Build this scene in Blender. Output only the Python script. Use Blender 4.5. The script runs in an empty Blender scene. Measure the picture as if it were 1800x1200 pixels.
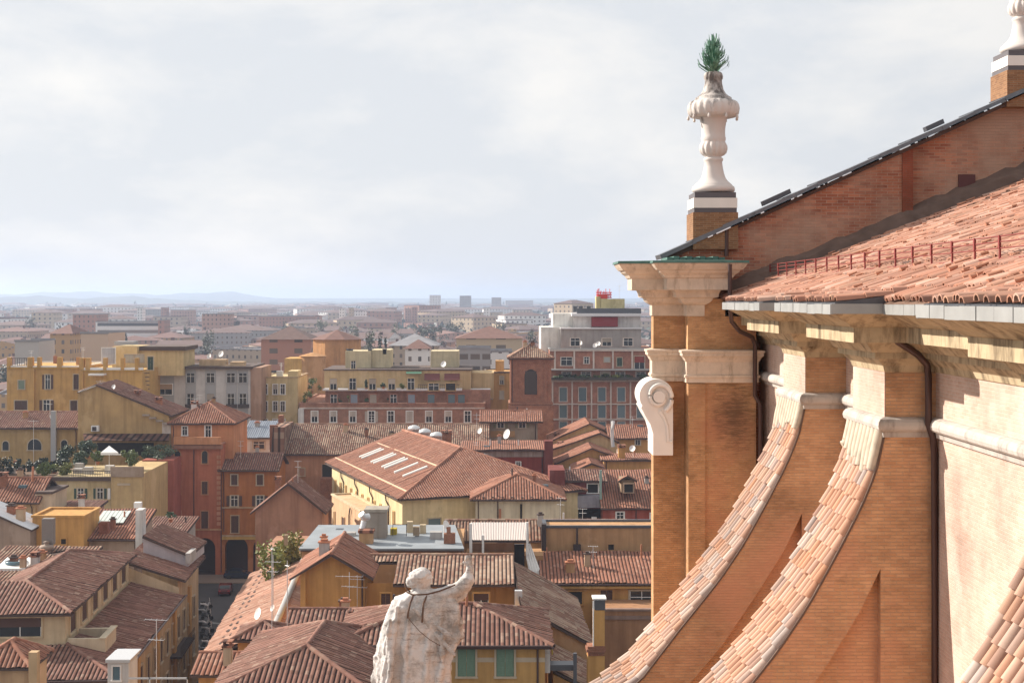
import bpy, math, random
from math import sin, cos, pi, radians, sqrt, floor, atan2
from mathutils import Vector
rnd = random.Random(7)
SC = bpy.context.scene
COL = SC.collection
# ------------------------------------------------------------------ camera, world, sun
F, CX, CY, H = 2500.0, 870.0, 525.0, 41.0          # focal length and vanishing point in photo pixels, eye height
cam = bpy.data.cameras.new('camera'); camo = bpy.data.objects.new('camera', cam); COL.objects.link(camo)
camo.location = (0, 0, H); camo.rotation_euler = (radians(90), 0, 0)
cam.sensor_width = 36; cam.lens = 36*F/1800
cam.shift_x = (900-CX)/1800; cam.shift_y = (CY-600)/1800
cam.dof.use_dof = True; cam.dof.focus_distance = 24.; cam.dof.aperture_fstop = 9.0
cam.clip_start = .5; cam.clip_end = 40000
SC.camera = camo
SC.view_settings.view_transform = 'Standard'; SC.view_settings.look = 'None'
SC.view_settings.exposure = EXPOSURE = 0.88
SC.view_settings.gamma = 1
SUN_EL, SUN_BEYOND = radians(29), radians(25)       # elevation; angle beyond straight left
sd = Vector((-cos(SUN_EL)*cos(SUN_BEYOND), cos(SUN_EL)*sin(SUN_BEYOND), sin(SUN_EL)))
sun = bpy.data.lights.new('sun', 'SUN'); sun.energy = 4.4; sun.angle = radians(.6); sun.color = (1, .91, .80)
suno = bpy.data.objects.new('sun', sun); COL.objects.link(suno)
suno.rotation_euler = (-sd).to_track_quat('-Z', 'Y').to_euler(); suno.location = (-60, 20, 90)
W = bpy.data.worlds.new('World'); SC.world = W; W.use_nodes = True
def nodes_of(t): t.nodes.clear(); return t.nodes, t.links
N, L = nodes_of(W.node_tree)
def nd(N, t, **k):
    n = N.new(t)
    for a, b in k.items():
        if a.startswith('i_'):
            kk = a[2:]; n.inputs[int(kk) if kk.isdigit() else kk].default_value = b
        else: setattr(n, a, b)
    return n
sky = nd(N, 'ShaderNodeTexSky', sky_type='NISHITA', sun_disc=False, sun_elevation=SUN_EL, sun_rotation=atan2(sd.x, sd.y) % (2*pi), altitude=60, air_density=1.1, dust_density=2.2, ozone_density=1.2)
tc = nd(N, 'ShaderNodeTexCoord')
mp = nd(N, 'ShaderNodeMapping'); mp.inputs['Scale'].default_value = (1.0, 1.0, 2.4)
mp.inputs['Location'].default_value = (.35, .2, .1)
L.new(tc.outputs['Generated'], mp.inputs['Vector'])
n1 = nd(N, 'ShaderNodeTexNoise', i_Scale=4.6, i_Detail=10.0, i_Roughness=.6, i_Distortion=.15); L.new(mp.outputs[0], n1.inputs['Vector'])
rp = nd(N, 'ShaderNodeValToRGB'); rp.color_ramp.elements[0].position = .42; rp.color_ramp.elements[1].position = .62
L.new(n1.outputs['Fac'], rp.inputs['Fac'])
cc = nd(N, 'ShaderNodeMix', data_type='RGBA', i_6=(5.35, 5.5, 5.72, 1), i_7=(6.75, 6.58, 6.35, 1)); L.new(rp.outputs[0], cc.inputs[0])
# sky dimmed away from the sun, to cut fill from behind the camera
dt = nd(N, 'ShaderNodeVectorMath', operation='DOT_PRODUCT'); dt.inputs[1].default_value = sd
L.new(tc.outputs['Generated'], dt.inputs[0])
gl = nd(N, 'ShaderNodeMapRange', i_1=-.55, i_2=.3, i_3=.72, i_4=1.0); L.new(dt.outputs['Value'], gl.inputs[0])
cg = nd(N, 'ShaderNodeMix', data_type='RGBA', blend_type='MULTIPLY', i_0=1.0); L.new(cc.outputs[2], cg.inputs[6]); L.new(gl.outputs[0], cg.inputs[7])
mx = nd(N, 'ShaderNodeMix', data_type='RGBA', i_0=.94); L.new(sky.outputs[0], mx.inputs[6]); L.new(cg.outputs[2], mx.inputs[7])
bg = nd(N, 'ShaderNodeBackground', i_Strength=.080); L.new(mx.outputs[2], bg.inputs['Color'])
ow = nd(N, 'ShaderNodeOutputWorld'); L.new(bg.outputs[0], ow.inputs['Surface'])

# ------------------------------------------------------------------ helpers
def P(u, v, Y): return Vector(((u-CX)/F*Y, Y, H-(v-CY)/F*Y))
def PZ(u, v, Z): return P(u, v, (H-Z)*F/(v-CY))
def XU(u, Y): return (u-CX)/F*Y
def ZV(v, Y): return H-(v-CY)/F*Y
MC = {}
def newmat(name):
    m = bpy.data.materials.new(name); m.use_nodes = True
    N, L = nodes_of(m.node_tree)
    o = nd(N, 'ShaderNodeOutputMaterial'); b = nd(N, 'ShaderNodeBsdfPrincipled'); L.new(b.outputs[0], o.inputs[0])
    return m, N, L, b
def c4(c): return (c[0], c[1], c[2], 1)
def flat(name, c, rough=.6, metal=0., noise=.15, scale=8.):
    k = (name, c, rough, metal)
    if k in MC: return MC[k]
    m, N, L, b = newmat(name); b.inputs['Roughness'].default_value = rough; b.inputs['Metallic'].default_value = metal
    t = nd(N, 'ShaderNodeTexCoord'); n = nd(N, 'ShaderNodeTexNoise', i_Scale=scale, i_Detail=5.); L.new(t.outputs['Object'], n.inputs['Vector'])
    r = nd(N, 'ShaderNodeMix', data_type='RGBA', i_6=c4([x*(1-noise) for x in c]), i_7=c4([min(1, x*(1+noise)) for x in c])); L.new(n.outputs['Fac'], r.inputs[0])
    L.new(r.outputs[2], b.inputs['Base Color']); MC[k] = m; return m
def plaster(c, stain=.45, name='plaster'):
    k = ('pl', c, stain)
    if k in MC: return MC[k]
    m, N, L, b = newmat(name); b.inputs['Roughness'].default_value = .92; b.inputs['Specular IOR Level'].default_value = .2
    t = nd(N, 'ShaderNodeTexCoord')
    n = nd(N, 'ShaderNodeTexNoise', i_Scale=.45, i_Detail=8., i_Roughness=.65); L.new(t.outputs['Object'], n.inputs['Vector'])
    mp = nd(N, 'ShaderNodeMapping'); mp.inputs['Scale'].default_value = (1.6, 1.6, .12); L.new(t.outputs['Object'], mp.inputs[0])
    n2 = nd(N, 'ShaderNodeTexNoise', i_Scale=1.0, i_Detail=6., i_Roughness=.6); L.new(mp.outputs[0], n2.inputs['Vector'])
    r = nd(N, 'ShaderNodeMix', data_type='RGBA', i_6=c4([x*.58 for x in c]), i_7=c4([min(1, x*1.25) for x in c])); L.new(n.outputs['Fac'], r.inputs[0])
    rr = nd(N, 'ShaderNodeMapRange', i_1=.45, i_2=.7, i_3=0., i_4=stain*1.4); L.new(n2.outputs['Fac'], rr.inputs[0])
    q = nd(N, 'ShaderNodeMix', data_type='RGBA', i_7=c4((c[0]*.55, c[1]*.52, c[2]*.5))); L.new(rr.outputs[0], q.inputs[0]); L.new(r.outputs[2], q.inputs[6])
    mp2 = nd(N, 'ShaderNodeMapping'); mp2.inputs['Scale'].default_value = (1., 1., .6); mp2.inputs['Location'].default_value = (c[0]*90, c[1]*70, c[2]*50); L.new(t.outputs['Object'], mp2.inputs[0])
    n3 = nd(N, 'ShaderNodeTexNoise', i_Scale=.22, i_Detail=7., i_Roughness=.62); L.new(mp2.outputs[0], n3.inputs['Vector'])
    r3 = nd(N, 'ShaderNodeMapRange', i_1=.555, i_2=.60, i_3=0., i_4=.5*min(1, stain*2)); L.new(n3.outputs['Fac'], r3.inputs[0])
    q2 = nd(N, 'ShaderNodeMix', data_type='RGBA', i_7=c4([min(1, x*1.05+.07) for x in c])); L.new(r3.outputs[0], q2.inputs[0]); L.new(q.outputs[2], q2.inputs[6])
    L.new(q2.outputs[2], b.inputs['Base Color']); MC[k] = m; return m
def stained(name, c, dark=(.09, .062, .04), amt=.85, lo=.47):
    """old cut stone with black runoff streaks and blotches"""
    if name in MC: return MC[name]
    m, N, L, b = newmat(name); b.inputs['Roughness'].default_value = .9; b.inputs['Specular IOR Level'].default_value = .2
    t = nd(N, 'ShaderNodeTexCoord'); n = nd(N, 'ShaderNodeTexNoise', i_Scale=3.5, i_Detail=9., i_Roughness=.7); L.new(t.outputs['Object'], n.inputs['Vector'])
    r = nd(N, 'ShaderNodeMix', data_type='RGBA', i_6=c4([x*.6 for x in c]), i_7=c4([min(1, x*1.3) for x in c])); L.new(n.outputs['Fac'], r.inputs[0])
    mp = nd(N, 'ShaderNodeMapping'); mp.inputs['Scale'].default_value = (3.2, 3.2, .7); L.new(t.outputs['Object'], mp.inputs[0])
    n2 = nd(N, 'ShaderNodeTexNoise', i_Scale=1.5, i_Detail=9., i_Roughness=.72); L.new(mp.outputs[0], n2.inputs['Vector'])
    rr = nd(N, 'ShaderNodeMapRange', i_1=lo, i_2=lo+.2, i_3=0., i_4=amt); L.new(n2.outputs['Fac'], rr.inputs[0])
    q = nd(N, 'ShaderNodeMix', data_type='RGBA', i_7=c4(dark)); L.new(rr.outputs[0], q.inputs[0]); L.new(r.outputs[2], q.inputs[6]); L.new(q.outputs[2], b.inputs['Base Color'])
    bp = nd(N, 'ShaderNodeBump', i_Strength=.35, i_Distance=.02); L.new(n.outputs['Fac'], bp.inputs['Height']); L.new(bp.outputs[0], b.inputs['Normal']); MC[name] = m; return m
def brick(name, c1, c2, mortar, patch=None, stain=.3, bw=.15, bh=.042, soot=None):
    if name in MC: return MC[name]
    m, N, L, b = newmat(name); b.inputs['Roughness'].default_value = .9; b.inputs['Specular IOR Level'].default_value = .2
    uv = nd(N, 'ShaderNodeUVMap'); t = nd(N, 'ShaderNodeTexCoord')
    br = nd(N, 'ShaderNodeTexBrick', i_Scale=1., offset=.5, i_3=c4(mortar)); br.inputs['Color1'].default_value = c4(c1); br.inputs['Color2'].default_value = c4(c2)
    br.inputs['Mortar Size'].default_value = .005; br.inputs['Mortar Smooth'].default_value = .3; br.inputs['Brick Width'].default_value = bw; br.inputs['Row Height'].default_value = bh
    L.new(uv.outputs[0], br.inputs['Vector'])
    n = nd(N, 'ShaderNodeTexNoise', i_Scale=.8, i_Detail=9., i_Roughness=.68); L.new(t.outputs['Object'], n.inputs['Vector'])
    r1 = nd(N, 'ShaderNodeMapRange', i_1=.3, i_2=.7, i_3=.62, i_4=1.22); L.new(n.outputs['Fac'], r1.inputs[0])
    q = nd(N, 'ShaderNodeMix', data_type='RGBA', blend_type='MULTIPLY', i_0=1.); L.new(br.outputs[0], q.inputs[6]); L.new(r1.outputs[0], q.inputs[7])
    mp = nd(N, 'ShaderNodeMapping'); mp.inputs['Scale'].default_value = (1., 1., 1.7); L.new(t.outputs['Object'], mp.inputs[0])
    n2 = nd(N, 'ShaderNodeTexNoise', i_Scale=2.6, i_Detail=11., i_Roughness=.78); L.new(mp.outputs[0], n2.inputs['Vector'])
    r2 = nd(N, 'ShaderNodeMapRange', i_1=.5, i_2=.72, i_3=0., i_4=stain); L.new(n2.outputs['Fac'], r2.inputs[0])
    s = nd(N, 'ShaderNodeMix', data_type='RGBA', i_7=c4([x*.38 for x in c1])); L.new(r2.outputs[0], s.inputs[0]); L.new(q.outputs[2], s.inputs[6])
    out = s
    if patch:
        n3 = nd(N, 'ShaderNodeTexNoise', i_Scale=.55, i_Detail=7., i_Roughness=.6); mp3 = nd(N, 'ShaderNodeMapping'); mp3.inputs['Location'].default_value = (3.1, 7.7, 1.9)
        L.new(t.outputs['Object'], mp3.inputs[0]); L.new(mp3.outputs[0], n3.inputs['Vector'])
        r3 = nd(N, 'ShaderNodeMapRange', i_1=.5, i_2=.64, i_3=0., i_4=.75); L.new(n3.outputs['Fac'], r3.inputs[0])
        out = nd(N, 'ShaderNodeMix', data_type='RGBA', i_7=c4(patch)); L.new(r3.outputs[0], out.inputs[0]); L.new(s.outputs[2], out.inputs[6])
    if soot:
        # black soot patch low under the capital, broken up by noise
        vd = nd(N, 'ShaderNodeVectorMath', operation='MULTIPLY_ADD'); vd.inputs[1].default_value = (1/soot[3], 1/soot[3], 1/soot[4]); vd.inputs[2].default_value = (-soot[0]/soot[3], -soot[1]/soot[3], -soot[2]/soot[4]); L.new(t.outputs['Object'], vd.inputs[0])
        ln = nd(N, 'ShaderNodeVectorMath', operation='LENGTH'); L.new(vd.outputs[0], ln.inputs[0])
        n5 = nd(N, 'ShaderNodeTexNoise', i_Scale=9., i_Detail=6., i_Roughness=.8); mp5 = nd(N, 'ShaderNodeMapping'); mp5.inputs['Scale'].default_value = (.6, .6, 3.); L.new(t.outputs['Object'], mp5.inputs[0]); L.new(mp5.outputs[0], n5.inputs['Vector'])
        m5 = nd(N, 'ShaderNodeMath', operation='MULTIPLY_ADD', i_1=1.6, i_2=-.45); L.new(n5.outputs['Fac'], m5.inputs[0])
        m6 = nd(N, 'ShaderNodeMath', operation='SUBTRACT'); L.new(m5.outputs[0], m6.inputs[0]); 
        m7 = nd(N, 'ShaderNodeMath', operation='MULTIPLY', i_1=.55); L.new(ln.outputs['Value'], m7.inputs[0]); L.new(m7.outputs[0], m6.inputs[1])
        r5 = nd(N, 'ShaderNodeMapRange', i_1=-.2, i_2=.28, i_3=0., i_4=.72); L.new(m6.outputs[0], r5.inputs[0])
        o2 = nd(N, 'ShaderNodeMix', data_type='RGBA', i_7=(.075, .05, .035, 1)); L.new(r5.outputs[0], o2.inputs[0]); L.new(out.outputs[2], o2.inputs[6]); out = o2
    L.new(out.outputs[2], b.inputs['Base Color'])
    bp = nd(N, 'ShaderNodeBump', i_Strength=.8, i_Distance=.015); L.new(br.outputs['Fac'], bp.inputs['Height']); bp.invert = True
    L.new(bp.outputs[0], b.inputs['Normal']); MC[name] = m; return m
def tilemat(name, cols, pan=(.12, .06, .045), panw=.0, moss=.35):
    """clay tiles: uv = (tile column, tile row); each tile its own fired colour"""
    if name in MC: return MC[name]
    m, N, L, b = newmat(name); b.inputs['Roughness'].default_value = .85; b.inputs['Specular IOR Level'].default_value = .25
    uv = nd(N, 'ShaderNodeUVMap'); t = nd(N, 'ShaderNodeTexCoord')
    fl = nd(N, 'ShaderNodeVectorMath', operation='FLOOR'); L.new(uv.outputs[0], fl.inputs[0])
    wn = nd(N, 'ShaderNodeTexWhiteNoise', noise_dimensions='2D'); L.new(fl.outputs[0], wn.inputs['Vector'])
    rp = nd(N, 'ShaderNodeValToRGB'); cr = rp.color_ramp; cr.interpolation = 'LINEAR'
    while len(cr.elements) < len(cols): cr.elements.new(.5)
    for i, c in enumerate(cols): cr.elements[i].position = i/(len(cols)-1); cr.elements[i].color = c4(c)
    L.new(wn.outputs['Value'], rp.inputs['Fac'])
    n = nd(N, 'ShaderNodeTexNoise', i_Scale=.5, i_Detail=8., i_Roughness=.7); L.new(t.outputs['Object'], n.inputs['Vector'])
    r = nd(N, 'ShaderNodeMapRange', i_1=.5, i_2=.72, i_3=0., i_4=moss); L.new(n.outputs['Fac'], r.inputs[0])
    q = nd(N, 'ShaderNodeMix', data_type='RGBA', i_7=c4((.16, .11, .085))); L.new(r.outputs[0], q.inputs[0]); L.new(rp.outputs[0], q.inputs[6])
    out = q
    fr = nd(N, 'ShaderNodeVectorMath', operation='FRACTION'); L.new(uv.outputs[0], fr.inputs[0])
    sp = nd(N, 'ShaderNodeSeparateXYZ'); L.new(fr.outputs[0], sp.inputs[0])
    # patches relaid with newer tiles
    np_ = nd(N, 'ShaderNodeTexNoise', noise_dimensions='2D', i_Scale=.09, i_Detail=2.); L.new(fl.outputs[0], np_.inputs['Vector'])
    rp2 = nd(N, 'ShaderNodeMapRange', i_1=.58, i_2=.61, i_3=0., i_4=.45); L.new(np_.outputs['Fac'], rp2.inputs[0])
    qn = nd(N, 'ShaderNodeMix', data_type='RGBA', i_7=c4([min(1, x*1.35) for x in cols[-2]])); L.new(rp2.outputs[0], qn.inputs[0]); L.new(q.outputs[2], qn.inputs[6]); q = qn; out = qn
    if panw:
        # weathered channel tiles between the covers, shade of the gaps put into their colour
        a = nd(N, 'ShaderNodeMath', operation='SUBTRACT', i_1=.5); L.new(sp.outputs[0], a.inputs[0])
        a2 = nd(N, 'ShaderNodeMath', operation='ABSOLUTE'); L.new(a.outputs[0], a2.inputs[0])
        a3 = nd(N, 'ShaderNodeMapRange', i_1=.5-panw, i_2=.5-panw*.4, i_3=0., i_4=.9); L.new(a2.outputs[0], a3.inputs[0])
        out = nd(N, 'ShaderNodeMix', data_type='RGBA', i_7=c4(pan)); L.new(a3.outputs[0], out.inputs[0]); L.new(q.outputs[2], out.inputs[6])
    L.new(out.outputs[2], b.inputs['Base Color'])
    bp = nd(N, 'ShaderNodeBump', i_Strength=.6, i_Distance=.05); L.new(sp.outputs[1], bp.inputs['Height']); L.new(bp.outputs[0], b.inputs['Normal'])
    MC[name] = m; return m

class MB:
    def __init__(s): s.v = []; s.f = []; s.uv = []; s.sm = []; s.mi = []; s.m = 0
    def face(s, pts, uv=None, sm=False):
        i = len(s.v); s.v += [tuple(p) for p in pts]; s.f.append(list(range(i, i+len(pts)))); s.uv.append(uv); s.sm.append(sm); s.mi.append(s.m)
    def box(s, x0, x1, y0, y1, z0, z1):
        s.obox((0, 0), (1, 0), x0, x1, y0, y1, z0, z1)
    def obox(s, O, ex, x0, x1, y0, y1, z0, z1):
        ey = (-ex[1], ex[0])
        q = lambda x, y, z: (O[0]+ex[0]*x+ey[0]*y, O[1]+ex[1]*x+ey[1]*y, z)
        A = [q(x0, y0, z0), q(x1, y0, z0), q(x1, y1, z0), q(x0, y1, z0)]; B = [q(x0, y0, z1), q(x1, y0, z1), q(x1, y1, z1), q(x0, y1, z1)]
        s.solid(A, B)
    def solid(s, A, B):
        n = len(A); s.face(A[::-1]); s.face(B)
        for i in range(n):
            j = (i+1) % n; s.face([A[i], A[j], B[j], B[i]])
    def prism_xz(s, pts, y0, y1):
        s.solid([(x, y0, z) for x, z in pts], [(x, y1, z) for x, z in pts])
    def grid(s, rows, sm=True, closed=False, uv=None):
        i0 = len(s.v); nr = len(rows); nc = len(rows[0])
        for r in rows: s.v += [tuple(p) for p in r]
        for a in range(nr-1):
            for b in range(nc if closed else nc-1):
                c = (b+1) % nc
                s.f.append([i0+a*nc+b, i0+a*nc+c, i0+(a+1)*nc+c, i0+(a+1)*nc+b]); s.sm.append(sm); s.mi.append(s.m)
                s.uv.append(uv(a, b) if uv else None)
    def tube(s, pts, r, n=8, cap=True, uv=None, a0=0., a1=2*pi):
        pts = [Vector(p) for p in pts]; rows = []
        full = abs(a1-a0-2*pi) < 1e-6
        for i, p in enumerate(pts):
            d = (pts[min(i+1, len(pts)-1)]-pts[max(i-1, 0)]).normalized()
            a = d.cross(Vector((0, 0, 1)));
            if a.length < 1e-3: a = Vector((1, 0, 0))
            a.normalize(); b = a.cross(d)
            rr = r[i] if isinstance(r, (list, tuple)) else r
            m = n if full else n+1
            rows.append([p+a*rr*cos(a0+(a1-a0)*k/n)+b*rr*sin(a0+(a1-a0)*k/n) for k in range(m)])
        s.grid(rows, True, full, uv)
        if cap and full: s.face(rows[0]); s.face(rows[-1])
    def lathe(s, c, prof, n=32, mod=None):
        rows = []
        for k, (r, z) in enumerate(prof):
            rows.append([(c[0]+cos(2*pi*j/n)*r*(mod(k, 2*pi*j/n) if mod else 1), c[1]+sin(2*pi*j/n)*r*(mod(k, 2*pi*j/n) if mod else 1), c[2]+z) for j in range(n)])
        s.grid(rows, True, True); s.face(rows[0]); s.face(rows[-1])
    def sweep(s, path, prof, side=1, close=False):
        """profile [(out, z)] swept along a plan polyline with mitred corners; side 1: outward is to the right of travel"""
        p = [Vector(q) for q in path]; nrm = []
        for i in range(len(p)-1):
            d = (p[i+1]-p[i]).normalized(); nrm.append(Vector((d.y, -d.x))*side)
        mit = []
        for i in range(len(p)):
            if i == 0: mit.append(nrm[0])
            elif i == len(p)-1: mit.append(nrm[-1])
            else:
                a, b = nrm[i-1], nrm[i]; mm = (a+b); mm = mm/ max(1e-6, mm.dot(a)); mit.append(mm)
        for i in range(len(p)-1):
            for k in range(len(prof)-1):
                (o0, z0), (o1, z1) = prof[k], prof[k+1]
                q = lambda j, o, z: (p[j].x+mit[j].x*o, p[j].y+mit[j].y*o, z)
                s.face([q(i, o0, z0), q(i+1, o0, z0), q(i+1, o1, z1), q(i, o1, z1)])
        for j in (0, len(p)-1):
            s.face([(p[j].x+mit[j].x*o, p[j].y+mit[j].y*o, z) for o, z in prof])
    def build(s, name, mat, parent=None, loc=None):
        off = Vector((0, 0, 0))
        if parent is not None:
            q = parent
            while q is not None: off += q.location; q = q.parent
        me = bpy.data.meshes.new(name)
        base = off if parent is not None else (Vector(loc) if loc else Vector((0, 0, 0)))
        me.from_pydata([(a-base.x, b-base.y, c-base.z) for a, b, c in s.v], [], s.f)
        for mm in (mat if isinstance(mat, (list, tuple)) else [mat]): me.materials.append(mm)
        uvl = me.uv_layers.new(name='UVMap'); dat = []
        for f, u in zip(s.f, s.uv):
            if u is None:
                a, b, c = (Vector(s.v[f[0]]), Vector(s.v[f[1]]), Vector(s.v[f[2]]))
                nn = (b-a).cross(c-a)
                if len(f) > 4:
                    nn = Vector((0, 0, 0))
                    for k in range(len(f)):
                        p0 = Vector(s.v[f[k]]); p1 = Vector(s.v[f[(k+1) % len(f)]]); nn += p0.cross(p1)
                ax, ay, az = abs(nn.x), abs(nn.y), abs(nn.z)
                for k in f:
                    x, y, z = s.v[k]
                    u2 = (x, y) if (az > ax and az > ay) else ((y, z) if ax > ay else (x, z))
                    dat += u2
            else:
                for q in u: dat += q
        uvl.data.foreach_set('uv', dat)
        me.polygons.foreach_set('use_smooth', s.sm); me.polygons.foreach_set('material_index', s.mi)
        me.update()
        o = bpy.data.objects.new(name, me); COL.objects.link(o)
        if parent is not None: o.parent = parent
        elif loc: o.location = loc
        return o
def tag(o, label=None, cat=None, group=None, kind=None):
    if label: o['label'] = label
    if cat: o['category'] = cat
    if group: o['group'] = group
    if kind: o['kind'] = kind
    return o
def empty(name, loc, label, cat, group=None):
    o = bpy.data.objects.new(name, None); COL.objects.link(o); o.location = loc; o.empty_display_size = .5
    return tag(o, label, cat, group)
def put(name, me, parent, loc, rz=0.):
    o = bpy.data.objects.new(name, me); COL.objects.link(o); o.parent = parent; o.location = loc; o.rotation_euler = (0, 0, rz); return o

# ------------------------------------------------------------------ shared materials
T_OLD = tilemat('old_clay_tiles', [(.155, .075, .055), (.235, .115, .08), (.19, .09, .066), (.28, .145, .105), (.21, .10, .075), (.36, .24, .18)], pan=(.035, .02, .018), panw=.27)
T_RED = tilemat('red_clay_tiles', [(.24, .105, .068), (.33, .145, .092), (.285, .125, .08), (.40, .215, .15)], pan=(.06, .03, .024), panw=.24, moss=.3)
T_BRN = tilemat('brown_clay_tiles', [(.20, .105, .075), (.29, .155, .105), (.25, .13, .09), (.40, .29, .21), (.29, .17, .12)], pan=(.04, .024, .02), panw=.27)
T_NEAR = tilemat('church_clay_tiles', [(.36, .165, .11), (.47, .25, .175), (.41, .195, .13), (.55, .36, .28), (.44, .225, .155), (.25, .125, .09), (.50, .28, .19)], moss=.55)
T_CAP = tilemat('buttress_clay_tiles', [(.42, .25, .185), (.50, .36, .29), (.45, .30, .225), (.32, .195, .15), (.56, .45, .385), (.34, .285, .265), (.44, .22, .13), (.50, .345, .265)], moss=.45)
EDGE = flat('roof_edge', (.09, .06, .05), .9)
STONE = flat('weathered_stone', (.52, .45, .37), .85, noise=.25, scale=3)
MARBLE = flat('white_marble', (.78, .73, .68), .7, noise=.12, scale=3)
WHITE = flat('white_paint', (.80, .78, .75), .6)
GLASS = flat('window_glass', (.02, .024, .03), .15)
GLASSB = flat('blue_window_glass', (.10, .16, .19), .15)
SH_BR = flat('brown_shutter', (.085, .04, .028), .7)
SH_GR = flat('green_shutter', (.035, .07, .05), .7)
SH_GL = flat('pale_green_shutter', (.15, .24, .17), .7)
IRON = flat('dark_iron', (.05, .035, .035), .55, .3)
PIPE = flat('brown_downpipe', (.085, .05, .045), .45, .4)
ZINC = flat('grey_zinc', (.42, .42, .41), .5, .35)
LEAD = flat('dark_lead', (.10, .105, .12), .45, .5)
ALU = flat('pale_metal', (.7, .7, .7), .4, .6)
DARK = flat('dark_opening', (.02, .018, .018), .9)
SURR = plaster((.55, .45, .33), .2, 'stone_surround')
def wmat(r, g, b, st=.45): return plaster((r, g, b), st)
OCHRE = wmat(.54, .30, .115); OCHRE2 = wmat(.50, .29, .145); CREAM = wmat(.62, .50, .33); ORANGE = wmat(.55, .22, .10); PINK = wmat(.55, .24, .16)
REDW = wmat(.30, .06, .045); WHITEW = wmat(.68, .66, .64); GREYW = wmat(.45, .43, .41); YEL = wmat(.58, .32, .11); BEIGE = wmat(.58, .42, .28); BROWNW = wmat(.40, .21, .11)
BRICKW = brick('city_brick', (.40, .15, .085), (.32, .12, .07), (.42, .30, .22))
# ------------------------------------------------------------------ the basilica on the right
B_FLANK = brick('orange_brick', (.65, .385, .215), (.55, .30, .16), (.53, .36, .24), patch=(.57, .29, .18), stain=.75)  # orange tone for the faces in shade, paired with the sunlit copy below
B_SUNLIT = brick('sunlit_pale_brick', (.60, .43, .35), (.55, .37, .29), (.64, .52, .44), patch=(.64, .53, .46), stain=.2)  # paler copy of the brick for sun-facing faces, sunlight put into its colour
B_GABLE = brick('red_gable_brick', (.52, .215, .125), (.30, .105, .065), (.52, .38, .29), patch=(.46, .31, .23), stain=.6, bw=.22, bh=.06)
B_TOWER = brick('tower_brick', (.60, .34, .17), (.50, .265, .125), (.50, .33, .20), patch=(.48, .22, .125), stain=.85, soot=(-.62, 10.5, 38.75, .5, .75))
C_STONE = stained('cornice_sandstone', (.50, .40, .26))
T_STONE = stained('tower_sandstone', (.66, .54, .43), (.20, .14, .09), .7, .52)
basil = empty('basilica', (5.27, 17, 0), 'brick basilica with orange tiled roof, tile-capped curved buttresses and stone cornices', 'church')
XW, XP = 5.27, 4.67
path = [(XW, 28.3), (XW, 22.95), (XP, 22.95), (XP, 21.35), (XW, 21.35), (XW, 18.5), (XP, 18.5), (XP, 17.0), (XW, 17.0), (XW, 12.0), (XP, 12.0), (XP, 10.5), (XW, 10.5), (XW, 4.)]
wp = [(XW, 28.3), (XW, 4.)]
m = MB(); m.box(XW, XW+.8, 4., 28.25, 30, 40.93); m.build('nave_wall', B_SUNLIT, basil)
# chapel block below the buttresses
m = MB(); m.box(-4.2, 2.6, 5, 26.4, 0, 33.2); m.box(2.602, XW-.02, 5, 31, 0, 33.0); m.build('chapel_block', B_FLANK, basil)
curve = [(4.67, 39.42), (4.58, 39.0), (4.48, 38.72), (4.36, 38.45), (4.1, 37.95), (3.75, 37.32), (3.4, 36.8), (3.1, 36.42), (2.8, 36.05), (2.2, 35.27), (1.63, 34.8), (.9, 34.35), (0, 33.9), (-1.2, 33.5)]
def interp(poly, n):
    d = [0]
    for a, b in zip(poly, poly[1:]): d.append(d[-1]+sqrt((a[0]-b[0])**2+(a[1]-b[1])**2))
    out = []
    for k in range(n+1):
        t = d[-1]*k/n; i = 0
        while i < len(d)-2 and d[i+1] < t: i += 1
        f = (t-d[i])/max(1e-9, d[i+1]-d[i]); a, b = poly[i], poly[i+1]; out.append((a[0]+(b[0]-a[0])*f, a[1]+(b[1]-a[1])*f))
    return out, d[-1]
HT = [1.45]
def half_tile(mb, base, along, side, up, ln, r0, r1, uvc, n=6, th=.018):
    """one barrel tile: base = lower end centre, along = uphill unit vector"""
    rows = []
    for d, r in ((0, r0), (ln, r1)):
        rows.append([base+along*d+side*(r*cos(pi*k/n))+up*(r*HT[0]*sin(pi*k/n)) for k in range(n+1)])
    inn = [base+side*((r0-th)*cos(pi*k/n))+up*((r0-th)*HT[0]*sin(pi*k/n)) for k in range(n+1)]
    u4 = [uvc, (uvc[0], uvc[1]), (uvc[0], uvc[1]+.0), uvc]
    mb.grid(rows, True, False, lambda a, b: u4)
    for k in range(n): mb.face([rows[0][k], rows[0][k+1], inn[k+1], inn[k]], u4)
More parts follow.
